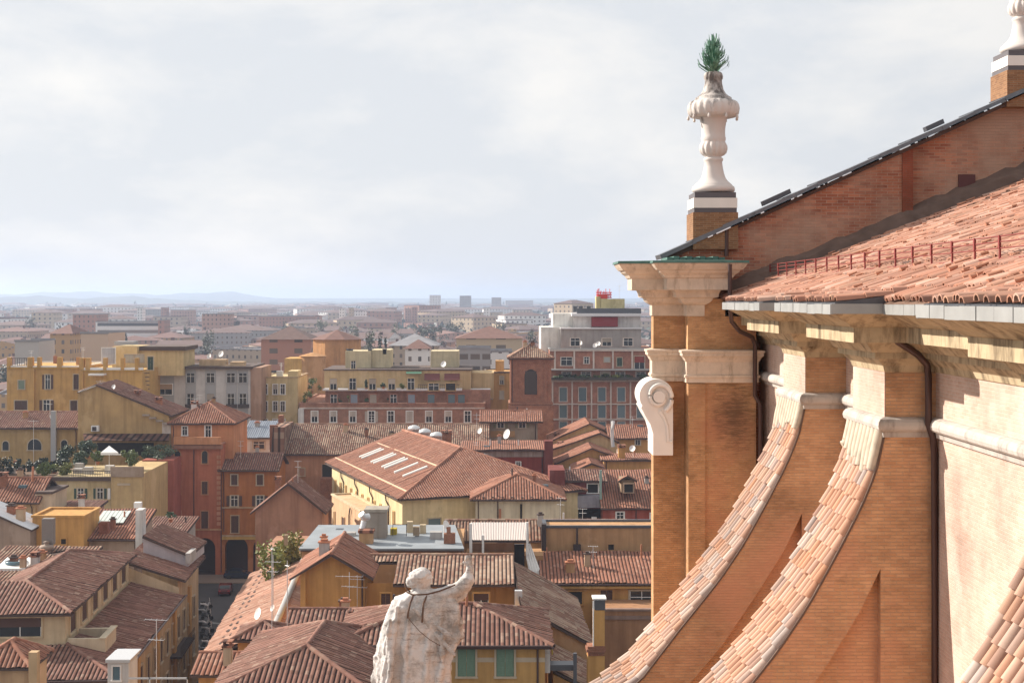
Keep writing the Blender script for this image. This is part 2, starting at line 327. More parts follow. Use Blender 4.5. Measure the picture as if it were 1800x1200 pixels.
def buttress(y0, y1, lab):
    t = y1-y0
    m = MB()
    m.prism_xz([(XW-.001, 30), (XW-.001, 40.32), (XP, 40.32)]+curve+[(-1.2, 30)], y0+.14, y1)
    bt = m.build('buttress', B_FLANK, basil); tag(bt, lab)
    low = [(4.61, 37.78), (4.35, 37.24), (3.99, 36.66), (3.41, 35.8), (2.97, 35.28), (2.2, 34.6), (1.4, 34.1), (.6, 33.7), (-.2, 33.3)]
    m = MB(); m.prism_xz([(XW-.001, 30), (XW-.001, 40.32), (XP, 40.32)]+curve+[(-1.2, 33.3)]+low[::-1]+[(4.61, 30)], y0, y0+.138)
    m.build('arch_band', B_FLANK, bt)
    m = MB(); m.box(XP-.012, XP-.002, y0+.004, y1-.004, 39.42, 40.3); m.build('pier_face', B_SUNLIT, bt)  # paler sheet on the sun side of the pier, lit tone painted in
    # mortar bed + barrel tiles along the curve
    pts, ln = interp(curve, int(11.5/.285)); nrow = len(pts)-1
    m = MB()
    for k in range(len(pts)-1):
        a, b = pts[k], pts[k+1]
        dx, dz = a[0]-b[0], a[1]-b[1]; q = sqrt(dx*dx+dz*dz); nx, nz = -dz/q*.02, dx/q*.02
        m.face([(a[0]+nx, y0-.01, a[1]+nz), (a[0]+nx, y1+.01, a[1]+nz), (b[0]+nx, y1+.01, b[1]+nz), (b[0]+nx, y0-.01, b[1]+nz)])
        for yy in (y0-.01, y1+.01):
            m.face([(a[0]+nx, yy, a[1]+nz), (b[0]+nx, yy, b[1]+nz), (b[0]-nx*.3, yy, b[1]-nz*.3), (a[0]-nx*.3, yy, a[1]-nz*.3)])
    m.build('mortar_bed', flat('gap_shade_bed', (.13, .085, .065), .95, noise=.3), bt)  # bed coloured dark to put shade into the gaps between tiles
    m = MB(); ncol = 9; pit = (t+.02)/ncol
    for k in range(1, len(pts)):
        a, b = pts[k-1], pts[k]
        al = Vector((a[0]-b[0], 0, a[1]-b[1])); q = al.length; al.normalize(); up = Vector((-al.z, 0, al.x))
        wob = rnd.uniform(-.03, .03); ir = .012+.035*min(1, k/len(pts)*1.3)
        for c in range(ncol):
            yc = y0-.01+pit*(c+.5)+rnd.uniform(-.01, .01)
            sl = rnd.uniform(-ir, ir)+wob
            base = Vector((b[0], yc, b[1]))+up*(.012+rnd.uniform(-.006, .008))-al*(.05+sl)
            a2 = (al+Vector((0, rnd.uniform(-.03, .03), 0))-up*.065).normalized()
            half_tile(m, base, a2, Vector((0, 1, 0)), up, q+.06, .066, .052, (c+.5, k+.5+100*y0))
    m.build('tile_cap', T_CAP, bt)
    # smeared mortar where the tiles meet the pier
    m = MB()
    for c in range(ncol):
        yc = y0-.01+pit*(c+.5); m.tube([(4.64, yc, 39.44), (4.57, yc, 39.14), (4.555-.05*rnd.random(), yc, 39.1-.22*rnd.random())], [.08, .078, .066], 8)
    m.build('mortar_flaunching', flat('cream_mortar', (.50, .43, .34), .95, noise=.4), bt)
    return bt
buttress(21.35, 22.95, 'curved buttress nearest the corner tower with pale tile capping')
buttress(17.0, 18.5, 'middle curved buttress with pale tile capping beside the sunlit wall')
buttress(10.5, 12.0, 'nearest curved buttress of which only orange tiles show at the corner')
# string course
prof = [(0, 39.345), (.035, 39.35), (.045, 39.41), (.05, 39.415), (.085, 39.425), (.11, 39.45), (.12, 39.49), (.112, 39.53), (.085, 39.565), (.04, 39.585), (0, 39.59)]
m = MB(); m.sweep(path, prof, 1); m.build('string_course', stained('string_stone', (.50, .46, .42), (.16, .13, .11), .7, .5), basil)
# eaves cornice
prof = [(0, 40.12), (.02, 40.13), (.04, 40.2), (.1, 40.26), (.12, 40.29), (.17, 40.29), (.17, 40.36), (.21, 40.37), (.26, 40.43), (.3, 40.48), (.51, 40.49), (.51, 40.67), (.55, 40.68), (.6, 40.72), (.7, 40.77), (.8, 40.83), (.8, 40.87), (0, 40.9)]
m = MB(); m.sweep(path, prof, 1); m.build('eaves_cornice', C_STONE, basil)
# gutter: separate folded sheets along the eaves
m = MB()
gp = [Vector(p) for p in path]; gm = []
nr = []
for a, b in zip(gp, gp[1:]):
    d = (b-a).normalized(); nr.append(Vector((d.y, -d.x)))
for i in range(len(gp)):
    if i == 0: gm.append(nr[0])
    elif i == len(gp)-1: gm.append(nr[-1])
    else:
        q = nr[i-1]+nr[i]; gm.append(q/q.dot(nr[i]))
off = [gp[i]+gm[i]*.86 for i in range(len(gp))]
for i in range(len(off)-1):
    a, b = off[i], off[i+1]; ln = (b-a).length; d = (b-a)/ln; n = max(1, round(ln/.4))
    for k in range(n):
        o = a+d*(ln*k/n); z = rnd.uniform(-.006, .006)
        m.obox((o.x, o.y), (d.x, d.y), .006, ln/n-.006, -.006+rnd.uniform(-.004, .004), .03, 40.825+z, 40.94+z)
m.build('gutter', flat('gutter_zinc', (.34, .34, .33), .5, .35, .3, 3), basil)
# main tiled roof
HT[0] = .9
def RZ(x): return 40.97+.385*(x-4.45)
m = MB(); al = Vector((1, 0, .385)).normalized(); up = Vector((-.385, 0, 1)).normalized(); side = Vector((0, 1, 0))
m.m = 1; m.face([(4.4, 4, RZ(4.4)-.01), (4.4, 28.3, RZ(4.4)-.01), (14, 28.3, RZ(14)-.01), (14, 4, RZ(14)-.01)]); m.m = 0
ny = int((28.2-9)/.155)
for c in range(ny):
    y = 9+.155*(c+.5); wav = rnd.uniform(-.012, .012)
    for k in range(int((13.6-4.45)/.3)):
        x = 4.42+.3*k+.012*sin(y*1.7+k)
        if x > XU(1800, y)+.9: break
        base = Vector((x, y+wav+rnd.uniform(-.014, .014), RZ(x)))+up*(.02+rnd.uniform(-.008, .02))-al*rnd.uniform(-.03, .05)
        if rnd.random() < .015: base -= al*.12
        half_tile(m, base, (al-up*.035+side*rnd.uniform(-.03, .03)).normalized(), side, up, .38, .072, .057, (c+.5, k+.5), 4)
rf = m.build('tiled_roof', [T_NEAR, flat('roof_mortar', (.2, .12, .085), .95)], basil)
# little roofs over the projecting pier cornices
for y0, y1 in ((20.5, 23.8), (16.15, 19.35), (9.7, 12.8)):
    m = MB(); a2 = Vector((1, 0, .13)).normalized(); u2 = Vector((-.13, 0, 1)).normalized()
    m.m = 1; m.solid([(3.86, y0, 40.9), (5.2, y0, 40.9), (5.2, y1, 40.9), (3.86, y1, 40.9)], [(3.86, y0, 40.955), (5.2, y0, 41.13), (5.2, y1, 41.13), (3.86, y1, 40.955)]); m.m = 0
    n = int((y1-y0)/.155)
    for c in range(n):
        for k in range(4):
            x = 3.86+.335*k
            base = Vector((x, y0+.155*(c+.5)+rnd.uniform(-.015, .015), 40.95+.13*(x-3.83)))+u2*(.02+rnd.uniform(-.008, .015))-a2*rnd.uniform(-.04, .06)
            half_tile(m, base, (a2-u2*.04).normalized(), side, u2, .42, .072, .058, (c+.5+y0*7, k+.5), 4)
    m.build('pier_roof', [T_NEAR, LEAD], rf)
# scattered mortar ridges and loose tile courses
m = MB()
for k in range(170):
    y = rnd.uniform(12, 28); x = rnd.uniform(4.6, min(11, XU(1800, y)+.4))
    b = Vector((x, y, RZ(x)))+up*rnd.uniform(.06, .1); r = rnd.uniform(.018, .036)
    m.tube([b, b+al*rnd.uniform(.05, .2)+side*rnd.uniform(-.03, .03)], [r, r*.6], 5)
ml = m.build('mortar_lumps', flat('pale_mortar', (.46, .22, .14), .95, noise=.4), rf); ml['kind'] = 'stuff'
# snow guard of thin red rails
BRIGHT = flat('bright_sheet_metal', (.85, .86, .88), .22, 1., .1)
RED = flat('red_guard_paint', (.22, .035, .03), .7)
xr = 5.45; zr = RZ(xr)+.06
sg = MB(); sg.tube([(xr, 9.5, zr+.02), (xr, 28.15, zr+.02)], .008, 5); g = sg.build('snow_guard', RED, basil)
for k in range(24):
    y = 28.15-.8*k
    sg = MB(); sg.box(xr-.01, xr+.01, y-.012, y+.012, zr-.05, zr+.27)
    sg.box(xr-.016, xr-.0102, y-.02, y+.02, zr+.13, zr+.27); sg.build('guard_post', RED, g)
for q in (.13, .2, .26):
    r_ = MB(); r_.tube([(xr, 9.5, zr+q), (xr, 28.15, zr+q)], .007, 5); r_.build('guard_rail', RED, g)
# transept gable wall with raking coping
GY = 28.3
def GZ(x): return 42.41+.456*(x-4.7)
m = MB(); m.prism_xz([(3.45, 33), (8.32, 33), (8.32, GZ(8.32)), (3.45, GZ(3.45))], GY, GY+.7); m.prism_xz([(8.322, 33), (18, 33), (18, GZ(18)), (8.322, GZ(8.322))], GY+.17, GY+.7)
gw = m.build('gable_wall', B_GABLE, basil)
m = MB(); m.prism_xz([(8.1, 40), (8.31, 40), (8.31, GZ(8.31)-.03), (8.1, GZ(8.1)-.03)], GY-.035, GY-.001); m.build('wall_strip', brick('red_gable_strip', (.33, .09, .05), (.28, .08, .045), (.3, .15, .1)), gw)
m = MB()
x = 3.3; k = 0
while x < 18:
    w = .62; o = .012*(k % 3)
    a, b = (x, GZ(x)+.015+o), (x+w+.08, GZ(x+w+.08)+.015+o*.3)
    m.prism_xz([a, b, (b[0]-.03, b[1]+.075), (a[0]-.03, a[1]+.085)], GY-.14-.015*(k % 2), GY+.75); x += w; k += 1
m.build('coping', flat('lead_coping', (.16, .17, .19), .4, .6, .3), gw)
for k in range(85):
    m = MB(); x = 4.2+rnd.random()*10
    z = GZ(x)+.1; l = rnd.uniform(.06, .4)
    m.prism_xz([(x, z-.09), (x+l, z+.456*l-.09), (x+l-.01, z+.456*l-.068), (x-.01, z-.068)], GY-.19, GY+.1); m.build('coping_glint', BRIGHT, gw)  # bright metal slips added for the glints along the coping
m = MB(); m.prism_xz([(3.3, GZ(3.3)-.07), (18, GZ(18)-.07), (18, GZ(18)+.012), (3.3, GZ(3.3)+.012)], GY-.06, GY-.001); m.build('coping_drip', EDGE, gw)
m = MB()
for (x, w) in ((5.35, .55), (8.6, .35)):
    z = GZ(x)+.14; m.prism_xz([(x, z), (x+w, z+.456*w), (x+w-.03, z+.456*w+.09), (x-.03, z+.09)], GY, GY+.2)
m.build('roof_hatch', LEAD, gw)
wn = MB(); wn.box(9.27, 9.6, GY+.12, GY+.168, 43.05, 43.48); wn = wn.build('shuttered_opening', flat('dark_red_board', (.10, .035, .035), .8), gw)
# crumbling mortar fillet where the roof meets the gable
m = MB(); rows = []
for k in range(60):
    x = 4.6+k*.2; j = lambda: rnd.uniform(-.05, .05)
    rows.append([(x, GY+.2, RZ(x)+.42+j()), (x, GY-.05, RZ(x)+.3+j()), (x, GY-.16+j()*.6, RZ(x)+.22+j()), (x, GY-.22+j(), RZ(x)+.05)])
m.grid(rows, False); m.build('mortar_fillet', flat('dirty_mortar', (.15, .10, .08), .95, noise=.5, scale=4), gw)
# corner tower
tw = MB(); FY, LY = 27.5, 28.0; XF, XL = 3.73, 3.12
tw.box(XF, 5.05, FY, 28.6, 33, 40.66); tw.box(XF, 4.45, FY+.002, 28.6, 40.66, 41.0); tw.box(XF, 4.02, FY+.004, 28.6, 41.0, 41.7); tw.box(XL, XF-.002, LY, 28.4, 33, 41.7)
tw = tw.build('corner_tower', B_TOWER, basil)
m = MB(); m.box(XF+.006, XF+.33, FY-.05, FY-.001, 33, 39.36); m.build('pilaster_strip', B_TOWER, tw)
for nm, pp, prof, mt in (
    ('tower_cornice', [(4.02, 28.29), (4.02, FY), (XF, FY), (XF, LY), (XL, LY), (XL, 28.4)],
     [(0, 40.66), (.03, 40.67), (.03, 40.88), (.06, 40.89), (.11, 40.92), (.15, 40.96), (.17, 41.01), (.26, 41.03), (.27, 41.1), (.3, 41.16), (.47, 41.17), (.47, 41.39), (.5, 41.4), (.53, 41.45), (.6, 41.5), (.62, 41.54), (.66, 41.55), (.7, 41.6), (.74, 41.66), (.74, 41.7), (0, 41.72)], T_STONE),
    ('capital_band', [(5.06, 28), (5.06, FY), (XF, FY), (XF, LY), (XL, LY), (XL, 28.4)],
     [(0, 39.38), (.035, 39.38), (.035, 39.47), (.06, 39.48), (.06, 39.52), (.03, 39.54), (.03, 39.78), (.05, 39.8), (.08, 39.86), (.12, 39.9), (.12, 39.95), (.14, 39.96), (.14, 40.0), (0, 40.02)], T_STONE)):
    m = MB(); m.sweep(pp, prof, -1); m.build(nm, mt, tw)
m = MB(); m.sweep([(4.02, 28.28), (4.02, FY), (XF, FY), (XF, LY), (XL, LY), (XL, 28.5)], [(0, 41.72), (.75, 41.702), (.755, 41.675), (.765, 41.675), (.76, 41.72), (0, 41.755)], -1)
for k in range(9): m.box(3.3+k*.125, 3.41+k*.125, 27.25, 28.25, 41.75, 41.795+.02*(k % 2))
m.build('copper_flashing', flat('green_copper', (.075, .16, .135), .6, .2, .6, 6), tw)
# volute console on the tower's left side
vol = MB(); vy0, vy1 = 27.62, 28.55
def vp(u, v): return (XU(u, vy0), ZV(v, vy0))
out = []
cx, cy = 1154, 700
for k in range(25):
    a = radians(25+k*(250)/24); out.append(vp(cx+30*cos(a), cy-4-30*sin(a)))
out = out[:19]
out += [vp(1127, 716), vp(1134, 730), vp(1143, 745), vp(1148, 762), vp(1148, 800), vp(1183, 800), vp(1183, 700)]
vol.solid([(x, vy0, z) for x, z in out], [(x, vy1, z) for x, z in out])
vo = vol.build('volute', MARBLE, tw)
m = MB(); sp = []
for k in range(60):
    t = k/59; a = radians(90-t*620); r = 7+ t*24
    sp.append((XU(cx+4+r*cos(a)*.92, vy0), vy0-.045, ZV(cy-3-r*sin(a), vy0)))
m.tube(sp[:50], [.03+.016*k/50 for k in range(50)], 8)
m.tube([(x, vy0-.004, z) for x, z in (vp(1160, 722), vp(1168, 735), vp(1173, 750), vp(1174, 775), vp(1181, 776))], .035, 8)
m.build('spiral_moulding', MARBLE, vo)
m = MB(); c_ = vp(cx+4, cy-3); m.tube([(c_[0], vy0-.09, c_[1]), (c_[0], vy0+.01, c_[1])], .115, 20); m.build('volute_eye', MARBLE, vo)
# downpipes
def pipe(name, pts, r=.042):
    m = MB(); m.tube([P(*q) for q in pts], r, 10); m.build(name, PIPE, basil)
pipe('downpipe', [(1568, 556, 16.55), (1568, 585, 16.55), (1578, 600, 16.6), (1612, 622, 16.8), (1629, 640, 16.88), (1632, 660, 16.9), (1632, 745, 16.87), (1640, 768, 16.9), (1643, 800, 16.9), (1643, 1500, 16.9)])
pipe('downpipe', [(1284, 545, 26.4), (1286, 565, 26.5), (1300, 582, 26.8), (1322, 592, 27.2), (1327, 605, 27.35), (1327, 695, 27.35), (1336, 710, 27.35), (1337, 1300, 27.35)])
pipe('downpipe', [(1277, 402, 28.2), (1277, 450, 28.2)], .045)
pipe('downpipe', [(1283, 464, 26.6), (1283, 540, 26.6)], .04)
# finial urns with bronze leaves
def urn(u, vb, lab, leaf_lab):
    s = .00377; Y = GY+.35; X = XU(u, Y); zb = ZV(vb, Y)          # zb = underside of the base torus
    r = empty('finial_urn', (X, Y, zb-.72), lab, 'finial', None)
    prof = [(100, 0), (112, 6), (114, 18), (110, 32), (102, 36), (100, 40), (92, 48), (76, 62), (64, 80), (56, 105), (50, 135), (46, 165), (50, 170), (52, 178), (50, 184), (42, 188), (44, 194), (58, 200), (70, 212), (76, 232), (75, 250), (68, 264), (62, 270), (64, 276), (66, 292), (63, 300), (62, 320), (63, 345), (68, 375), (73, 392), (76, 400), (112, 402), (126, 406), (136, 422), (140, 445), (136, 468), (126, 484), (112, 490), (98, 494), (96, 506), (82, 514), (66, 528), (54, 550), (47, 580), (45, 600), (50, 606), (52, 620), (48, 636), (40, 642), (30, 646)]
    def mod(k, a):
        z = prof[k][1]
        if 198 < z < 266: return 1-.09*abs(sin(a*8))**.5*0-.10*(1-abs(cos(a*7)))
        if 400 < z < 492: return 1-.055*(1-abs(cos(a*11)))
        if 604 < z < 640: return 1-.12*(1-abs(cos(a*6)))
        return 1
    m = MB(); m.lathe((X, Y, zb), [(a*s, b*s) for a, b in prof], 96, mod); m.build('urn_body', URNM, r)
    for k in range(9):
        m = MB(); a = 2*pi*k/9+.2; c = Vector((X+cos(a)*.5, Y+sin(a)*.5, zb+398*s)); m.lathe(c, [(.008, -.04), (.026, -.025), (.028, 0), (.02, .03), (.01, .05)], 8); m.build('pendant', URNM, r)
    for nm, z0, z1, w, mt in (('plinth_slab', -.13, -.02, .435, LEADB), ('plinth_block', -.33, -.132, .46, MARBLE), ('plinth_slab', -.42, -.332, .45, LEADB), ('pedestal', -1.15, -.422, .475, B_PED)):
        m = MB(); m.box(X-w, X+w*.88, Y-w, Y+w, zb+z0, zb+z1); m.build(nm, mt, r)
    m = MB(); rr = random.Random(u)
    top = zb+640*s
    for k in range(190):
        t = rr.random(); a = rr.uniform(0, 2*pi); z = top-.02+t*.60; spread = .33*(1-t)**.75+.05; rise = rr.uniform(.1, .24)
        d = Vector((cos(a), sin(a), 0)); sd_ = Vector((-sin(a), cos(a), 0)); w = rr.uniform(.016, .034)
        p = [Vector((X, Y, z-.05))+d*.02, Vector((X, Y, z+rise*.25))+d*spread*.45, Vector((X, Y, z+rise*.7))+d*spread*.8, Vector((X, Y, z+rise*1.15))+d*spread*.88]
        ws = [w*.8, w, w*.8, .002]
        m.grid([[q-sd_*x, q+d*.008+Vector((0, 0, .004)), q+sd_*x] for q, x in zip(p, ws)], False)
    m.tube([(X, Y, top-.05), (X, Y, top+.5)], [.06, .01], 6)
    m.build('leaf_tuft', flat('verdigris_leaves', (.13, .27, .19), .6, .1, .6, 14), r)
URNM = None
B_PED = brick('pedestal_brick', (.34, .175, .09), (.24, .12, .065), (.36, .25, .16), stain=.6)
def urnmat():
    m, N, L, b = newmat('weathered_marble'); b.inputs['Roughness'].default_value = .75
    t = nd(N, 'ShaderNodeTexCoord'); n = nd(N, 'ShaderNodeTexNoise', i_Scale=2.6, i_Detail=8., i_Roughness=.7)
    mp = nd(N, 'ShaderNodeMapping'); mp.inputs['Scale'].default_value = (1.4, 1.4, .5); L.new(t.outputs['Object'], mp.inputs[0]); L.new(mp.outputs[0], n.inputs['Vector'])
    sp = nd(N, 'ShaderNodeSeparateXYZ'); L.new(t.outputs['Object'], sp.inputs[0])
    hz = nd(N, 'ShaderNodeMapRange', i_1=1.9, i_2=3.0, i_3=-.14, i_4=.08); L.new(sp.outputs[2], hz.inputs[0])
    ad = nd(N, 'ShaderNodeMath', operation='ADD'); L.new(n.outputs['Fac'], ad.inputs[0]); L.new(hz.outputs[0], ad.inputs[1])
    rp = nd(N, 'ShaderNodeValToRGB'); e = rp.color_ramp.elements; e[0].position = .46; e[0].color = (.64, .58, .54, 1); e[1].position = .62; e[1].color = (.13, .11, .10, 1)
    L.new(ad.outputs[0], rp.inputs[0]); L.new(rp.outputs[0], b.inputs['Base Color']); return m
URNM = urnmat(); LEADB = flat('dark_slate', (.11, .10, .11), .7)
urn(1254, 339, 'white marble urn finial with green bronze leaves on the corner pedestal', '')
urn(1797, 93, 'white marble urn finial cut by the top right frame edge above the gable', '')
# ------------------------------------------------------------------ statue seen from behind
ST = flat('weathered_statue_marble', (.70, .60, .54), .85, noise=.3, scale=7)
def statuemat():
    m, N, L, b = newmat('weathered_statue_marble'); b.inputs['Roughness'].default_value = .85
    t = nd(N, 'ShaderNodeTexCoord')
    n = nd(N, 'ShaderNodeTexNoise', i_Scale=2.2, i_Detail=10., i_Roughness=.75); L.new(t.outputs['Object'], n.inputs['Vector'])
    mp = nd(N, 'ShaderNodeMapping'); mp.inputs['Scale'].default_value = (2., 2., 14.); L.new(t.outputs['Object'], mp.inputs[0])
    n2 = nd(N, 'ShaderNodeTexNoise', i_Scale=2., i_Detail=8., i_Roughness=.8); L.new(mp.outputs[0], n2.inputs['Vector'])
    r = nd(N, 'ShaderNodeValToRGB'); e = r.color_ramp.elements; e[0].position = .38; e[0].color = (.27, .25, .23, 1); e[1].position = .54; e[1].color = (.60, .57, .55, 1); L.new(n.outputs['Fac'], r.inputs[0])
    q = nd(N, 'ShaderNodeMapRange', i_1=.54, i_2=.64, i_3=0., i_4=.8); L.new(n2.outputs['Fac'], q.inputs[0])
    x = nd(N, 'ShaderNodeMix', data_type='RGBA', i_7=(.16, .12, .10, 1)); L.new(q.outputs[0], x.inputs[0]); L.new(r.outputs[0], x.inputs[6]); L.new(x.outputs[2], b.inputs['Base Color'])
    bp = nd(N, 'ShaderNodeBump', i_Strength=.5, i_Distance=.03); L.new(n.outputs['Fac'], bp.inputs['Height']); L.new(bp.outputs[0], b.inputs['Normal']); return m
STM = statuemat()
SY = 20.0
st = empty('statue', (XU(735, SY), SY, 33.2), 'weathered marble robed saint statue seen from behind with one arm raised', 'statue')
m = MB()
def ring(uc, v, wl, wr, dy, depth, fold=.0, n=48, ph=0., ys=0.):
    """drapery ring: centre uc, half widths in px left / right, depth in m"""
    out = []
    for j in range(n):
        a = 2*pi*j/n; ca, sa = cos(a), sin(a)
        w = (wr if ca > 0 else wl)
        f = 1+1.35*fold*(sin(a*7+ph+v*.01)*.6+sin(a*11+1.3+ph*2-v*.006)*.4+.5*sin(a*3+v*.02))
        x = uc+w*abs(ca)**.85*(1 if ca > 0 else -1)*f; y = SY+dy+depth*abs(sa)**.9*(1 if sa > 0 else -1)*f
        out.append((XU(x, SY), y, ZV(v, SY)))
    return out
body = [ring(742, 1034, 14, 14, 0, .12), ring(742, 1043, 30, 40, 0, .17, .02), ring(741, 1050, 48, 58, 0, .2, .05), ring(741, 1062, 52, 64, .0, .25, .07), ring(740, 1085, 60, 66, .0, .29, .08), ring(738, 1110, 66, 69, .0, .31, .10, ph=.3), ring(736, 1135, 68, 64, .0, .32, .12, ph=.6), ring(734, 1165, 69, 60, .0, .33, .13, ph=.9), ring(733, 1200, 70, 62, 0, .34, .14, ph=1.2), ring(732, 1260, 74, 66, 0, .36, .15, ph=1.6), ring(732, 1330, 80, 74, 0, .4, .16, ph=2), ring(732, 1400, 88, 84, 0, .44, .16, ph=2.3)]
m.grid(body, True, True); m.face(body[0]); m.face(body[-1])
def blob(u, v, dy, ru, rv, rd, n=16, bump=.0, seed=1):
    rows = []; q = random.Random(seed); a1, a2 = q.uniform(0, 6), q.uniform(0, 6)
    for i in range(n+1):
        t = pi*i/n; rows.append([])
        for j in range(24):
            a = 2*pi*j/24; f = 1+bump*(sin(a*6+a1+t*5)*.5+sin(t*9+a2+a*3)*.5)
            rows[-1].append((XU(u+ru*sin(t)*cos(a)*f, SY), SY+dy+rd*sin(t)*sin(a)*f, ZV(v-rv*cos(t)*f, SY)))
    m.grid(rows, True, True); m.face(rows[0]); m.face(rows[-1])
blob(740, 1019, .03, 20, 19.5, .18, bump=.05); blob(728, 1024, .02, 15, 10, .14, bump=.05, seed=3); blob(741, 1034, .04, 15, 14, .13, seed=4)
blob(739, 1012, .0, 20, 14, .19, bump=.06, seed=8); blob(744, 1020, .2, 5, 7, .06, seed=9); blob(719, 1021, -.03, 5, 7, .06, seed=5); blob(741, 1035, .16, 10, 12, .07, seed=6)
# raised right arm with draped sleeve, hand and fingers
def limb(pts, r): m.tube([Vector((XU(u, SY), SY+dy, ZV(v, SY))) for u, v, dy in pts], r, 14)
limb([(764, 1052, 0), (782, 1045, -.02), (799, 1038, .0), (814, 1030, .05), (823, 1019, .08), (825, 1006, .1), (825, 997, .1)], [.16, .115, .105, .11, .095, .06, .046])
limb([(785, 1056, .05), (800, 1049, .06), (815, 1042, .08), (825, 1030, .1)], [.12, .10, .085, .05])
blob(824, 992, .1, 5.5, 7, .035, n=10)
for (du, dv, lu, lv) in ((-3.5, -3, -1.5, -11), (-1.2, -5, -.3, -14), (1.4, -5, 1.0, -13), (3.6, -3, 2.2, -10), (-5, 2, -5, -5)):
    limb([(824+du, 992+dv, .1), (824+du+lu*.5, 992+dv+lv*.5, .085), (824+du+lu, 992+dv+lv, .09)], [.017, .016, .012])
# left sleeve hanging at the hip and cloak edge
limb([(703, 1062, .02), (690, 1092, .08), (680, 1127, .1), (671, 1152, .05), (659, 1157, -.02)], [.12, .13, .12, .09, .045])
limb([(800, 1075, -.02), (806, 1095, -.02), (806, 1115, .0), (796, 1135, .05)], [.06, .08, .09, .06])
for k, (u0, v0, u1, v1, r) in enumerate(((700, 1058, 684, 1200, .05), (718, 1075, 712, 1220, .04), (760, 1090, 742, 1230, .045), (782, 1100, 772, 1220, .05), (690, 1080, 676, 1220, .045), (730, 1060, 800, 1140, .03), (742, 1068, 806, 1118, .03), (728, 1130, 722, 1300, .05), (755, 1140, 756, 1300, .045))):
    limb([(u0+(u1-u0)*t/6+sin(t*1.7+k)*2.5, v0+(v1-v0)*t/6, -.27-.012*t+.02*sin(t+k)) for t in range(7)], [r*.4, r, r*1.1, r, r*1.1, r, r*.5])
fig = m.build('figure', STM, st)
md = fig.modifiers.new('remesh', 'REMESH'); md.mode = 'VOXEL'; md.voxel_size = .011; md.use_smooth_shade = True
tx = bpy.data.textures.new('chisel', 'CLOUDS'); tx.noise_scale = .16
md = fig.modifiers.new('rough', 'DISPLACE'); md.texture = tx; md.strength = .055; md.mid_level = .5
def srod(name, pts, r):
    k = MB(); k.tube([Vector((XU(u, SY), SY+dy, ZV(v, SY))) for u, v, dy in pts], r, 7); k.build(name, flat('rusty_iron', (.11, .06, .04), .8), st)
srod('iron_cramp', [(727, 1042, -.14), (723, 1052, -.25), (720, 1066, -.32), (719, 1077, -.33)], .014)
srod('iron_cramp', [(752, 1041, -.13), (746, 1052, -.24), (745, 1068, -.32), (744, 1084, -.34)], .014)
srod('iron_cramp', [(715, 1038, -.05), (727, 1041, -.15), (752, 1040, -.15), (775, 1034, -.14), (800, 1026, -.06)], .012)
srod('halo_ring', [(740+29*cos(radians(a)), 1018-29*.72*sin(radians(a))+4, .02+.1*sin(radians(a))) for a in range(150, 235, 8)], .012)
srod('iron_band', [(721, 1078, -.32), (740, 1098, -.37), (757, 1112, -.37), (775, 1124, -.33), (793, 1128, -.2)], .005)
k = MB(); xb = XU(735, SY); k.box(xb-.75, xb+.75, SY-.55, SY+.55, 33.2, 34.0); k.box(xb-.85, xb+.85, SY-.65, SY+.65, 34.002, 34.15); k.build('pedestal', STONE, st)
# ------------------------------------------------------------------ the city: builders
class Fr:
    """plan frame: origin O, ex along the front wall, ey into the building; outward of the front is -ey"""
    def __init__(s, O, ang=0.): s.O = (O[0], O[1]); s.a = ang; s.ex = (cos(ang), sin(ang)); s.ey = (-sin(ang), cos(ang))
    def p(s, x, y, z): return Vector((s.O[0]+s.ex[0]*x+s.ey[0]*y, s.O[1]+s.ex[1]*x+s.ey[1]*y, z))
    def side(s, x, y, da): q = s.p(x, y, 0); return Fr((q.x, q.y), s.a+da)
def clip_iv(poly, a):
    lo, hi = None, None; n = len(poly)
    for i in range(n):
        (a0, b0), (a1, b1) = poly[i], poly[(i+1) % n]
        if (a0 <= a <= a1) or (a1 <= a <= a0):
            if abs(a1-a0) < 1e-9: c = [b0, b1]
            else: c = [b0+(b1-b0)*(a-a0)/(a1-a0)]
            for b in c:
                lo = b if lo is None else min(lo, b); hi = b if hi is None else max(hi, b)
    return lo, hi
TSEED = [0]
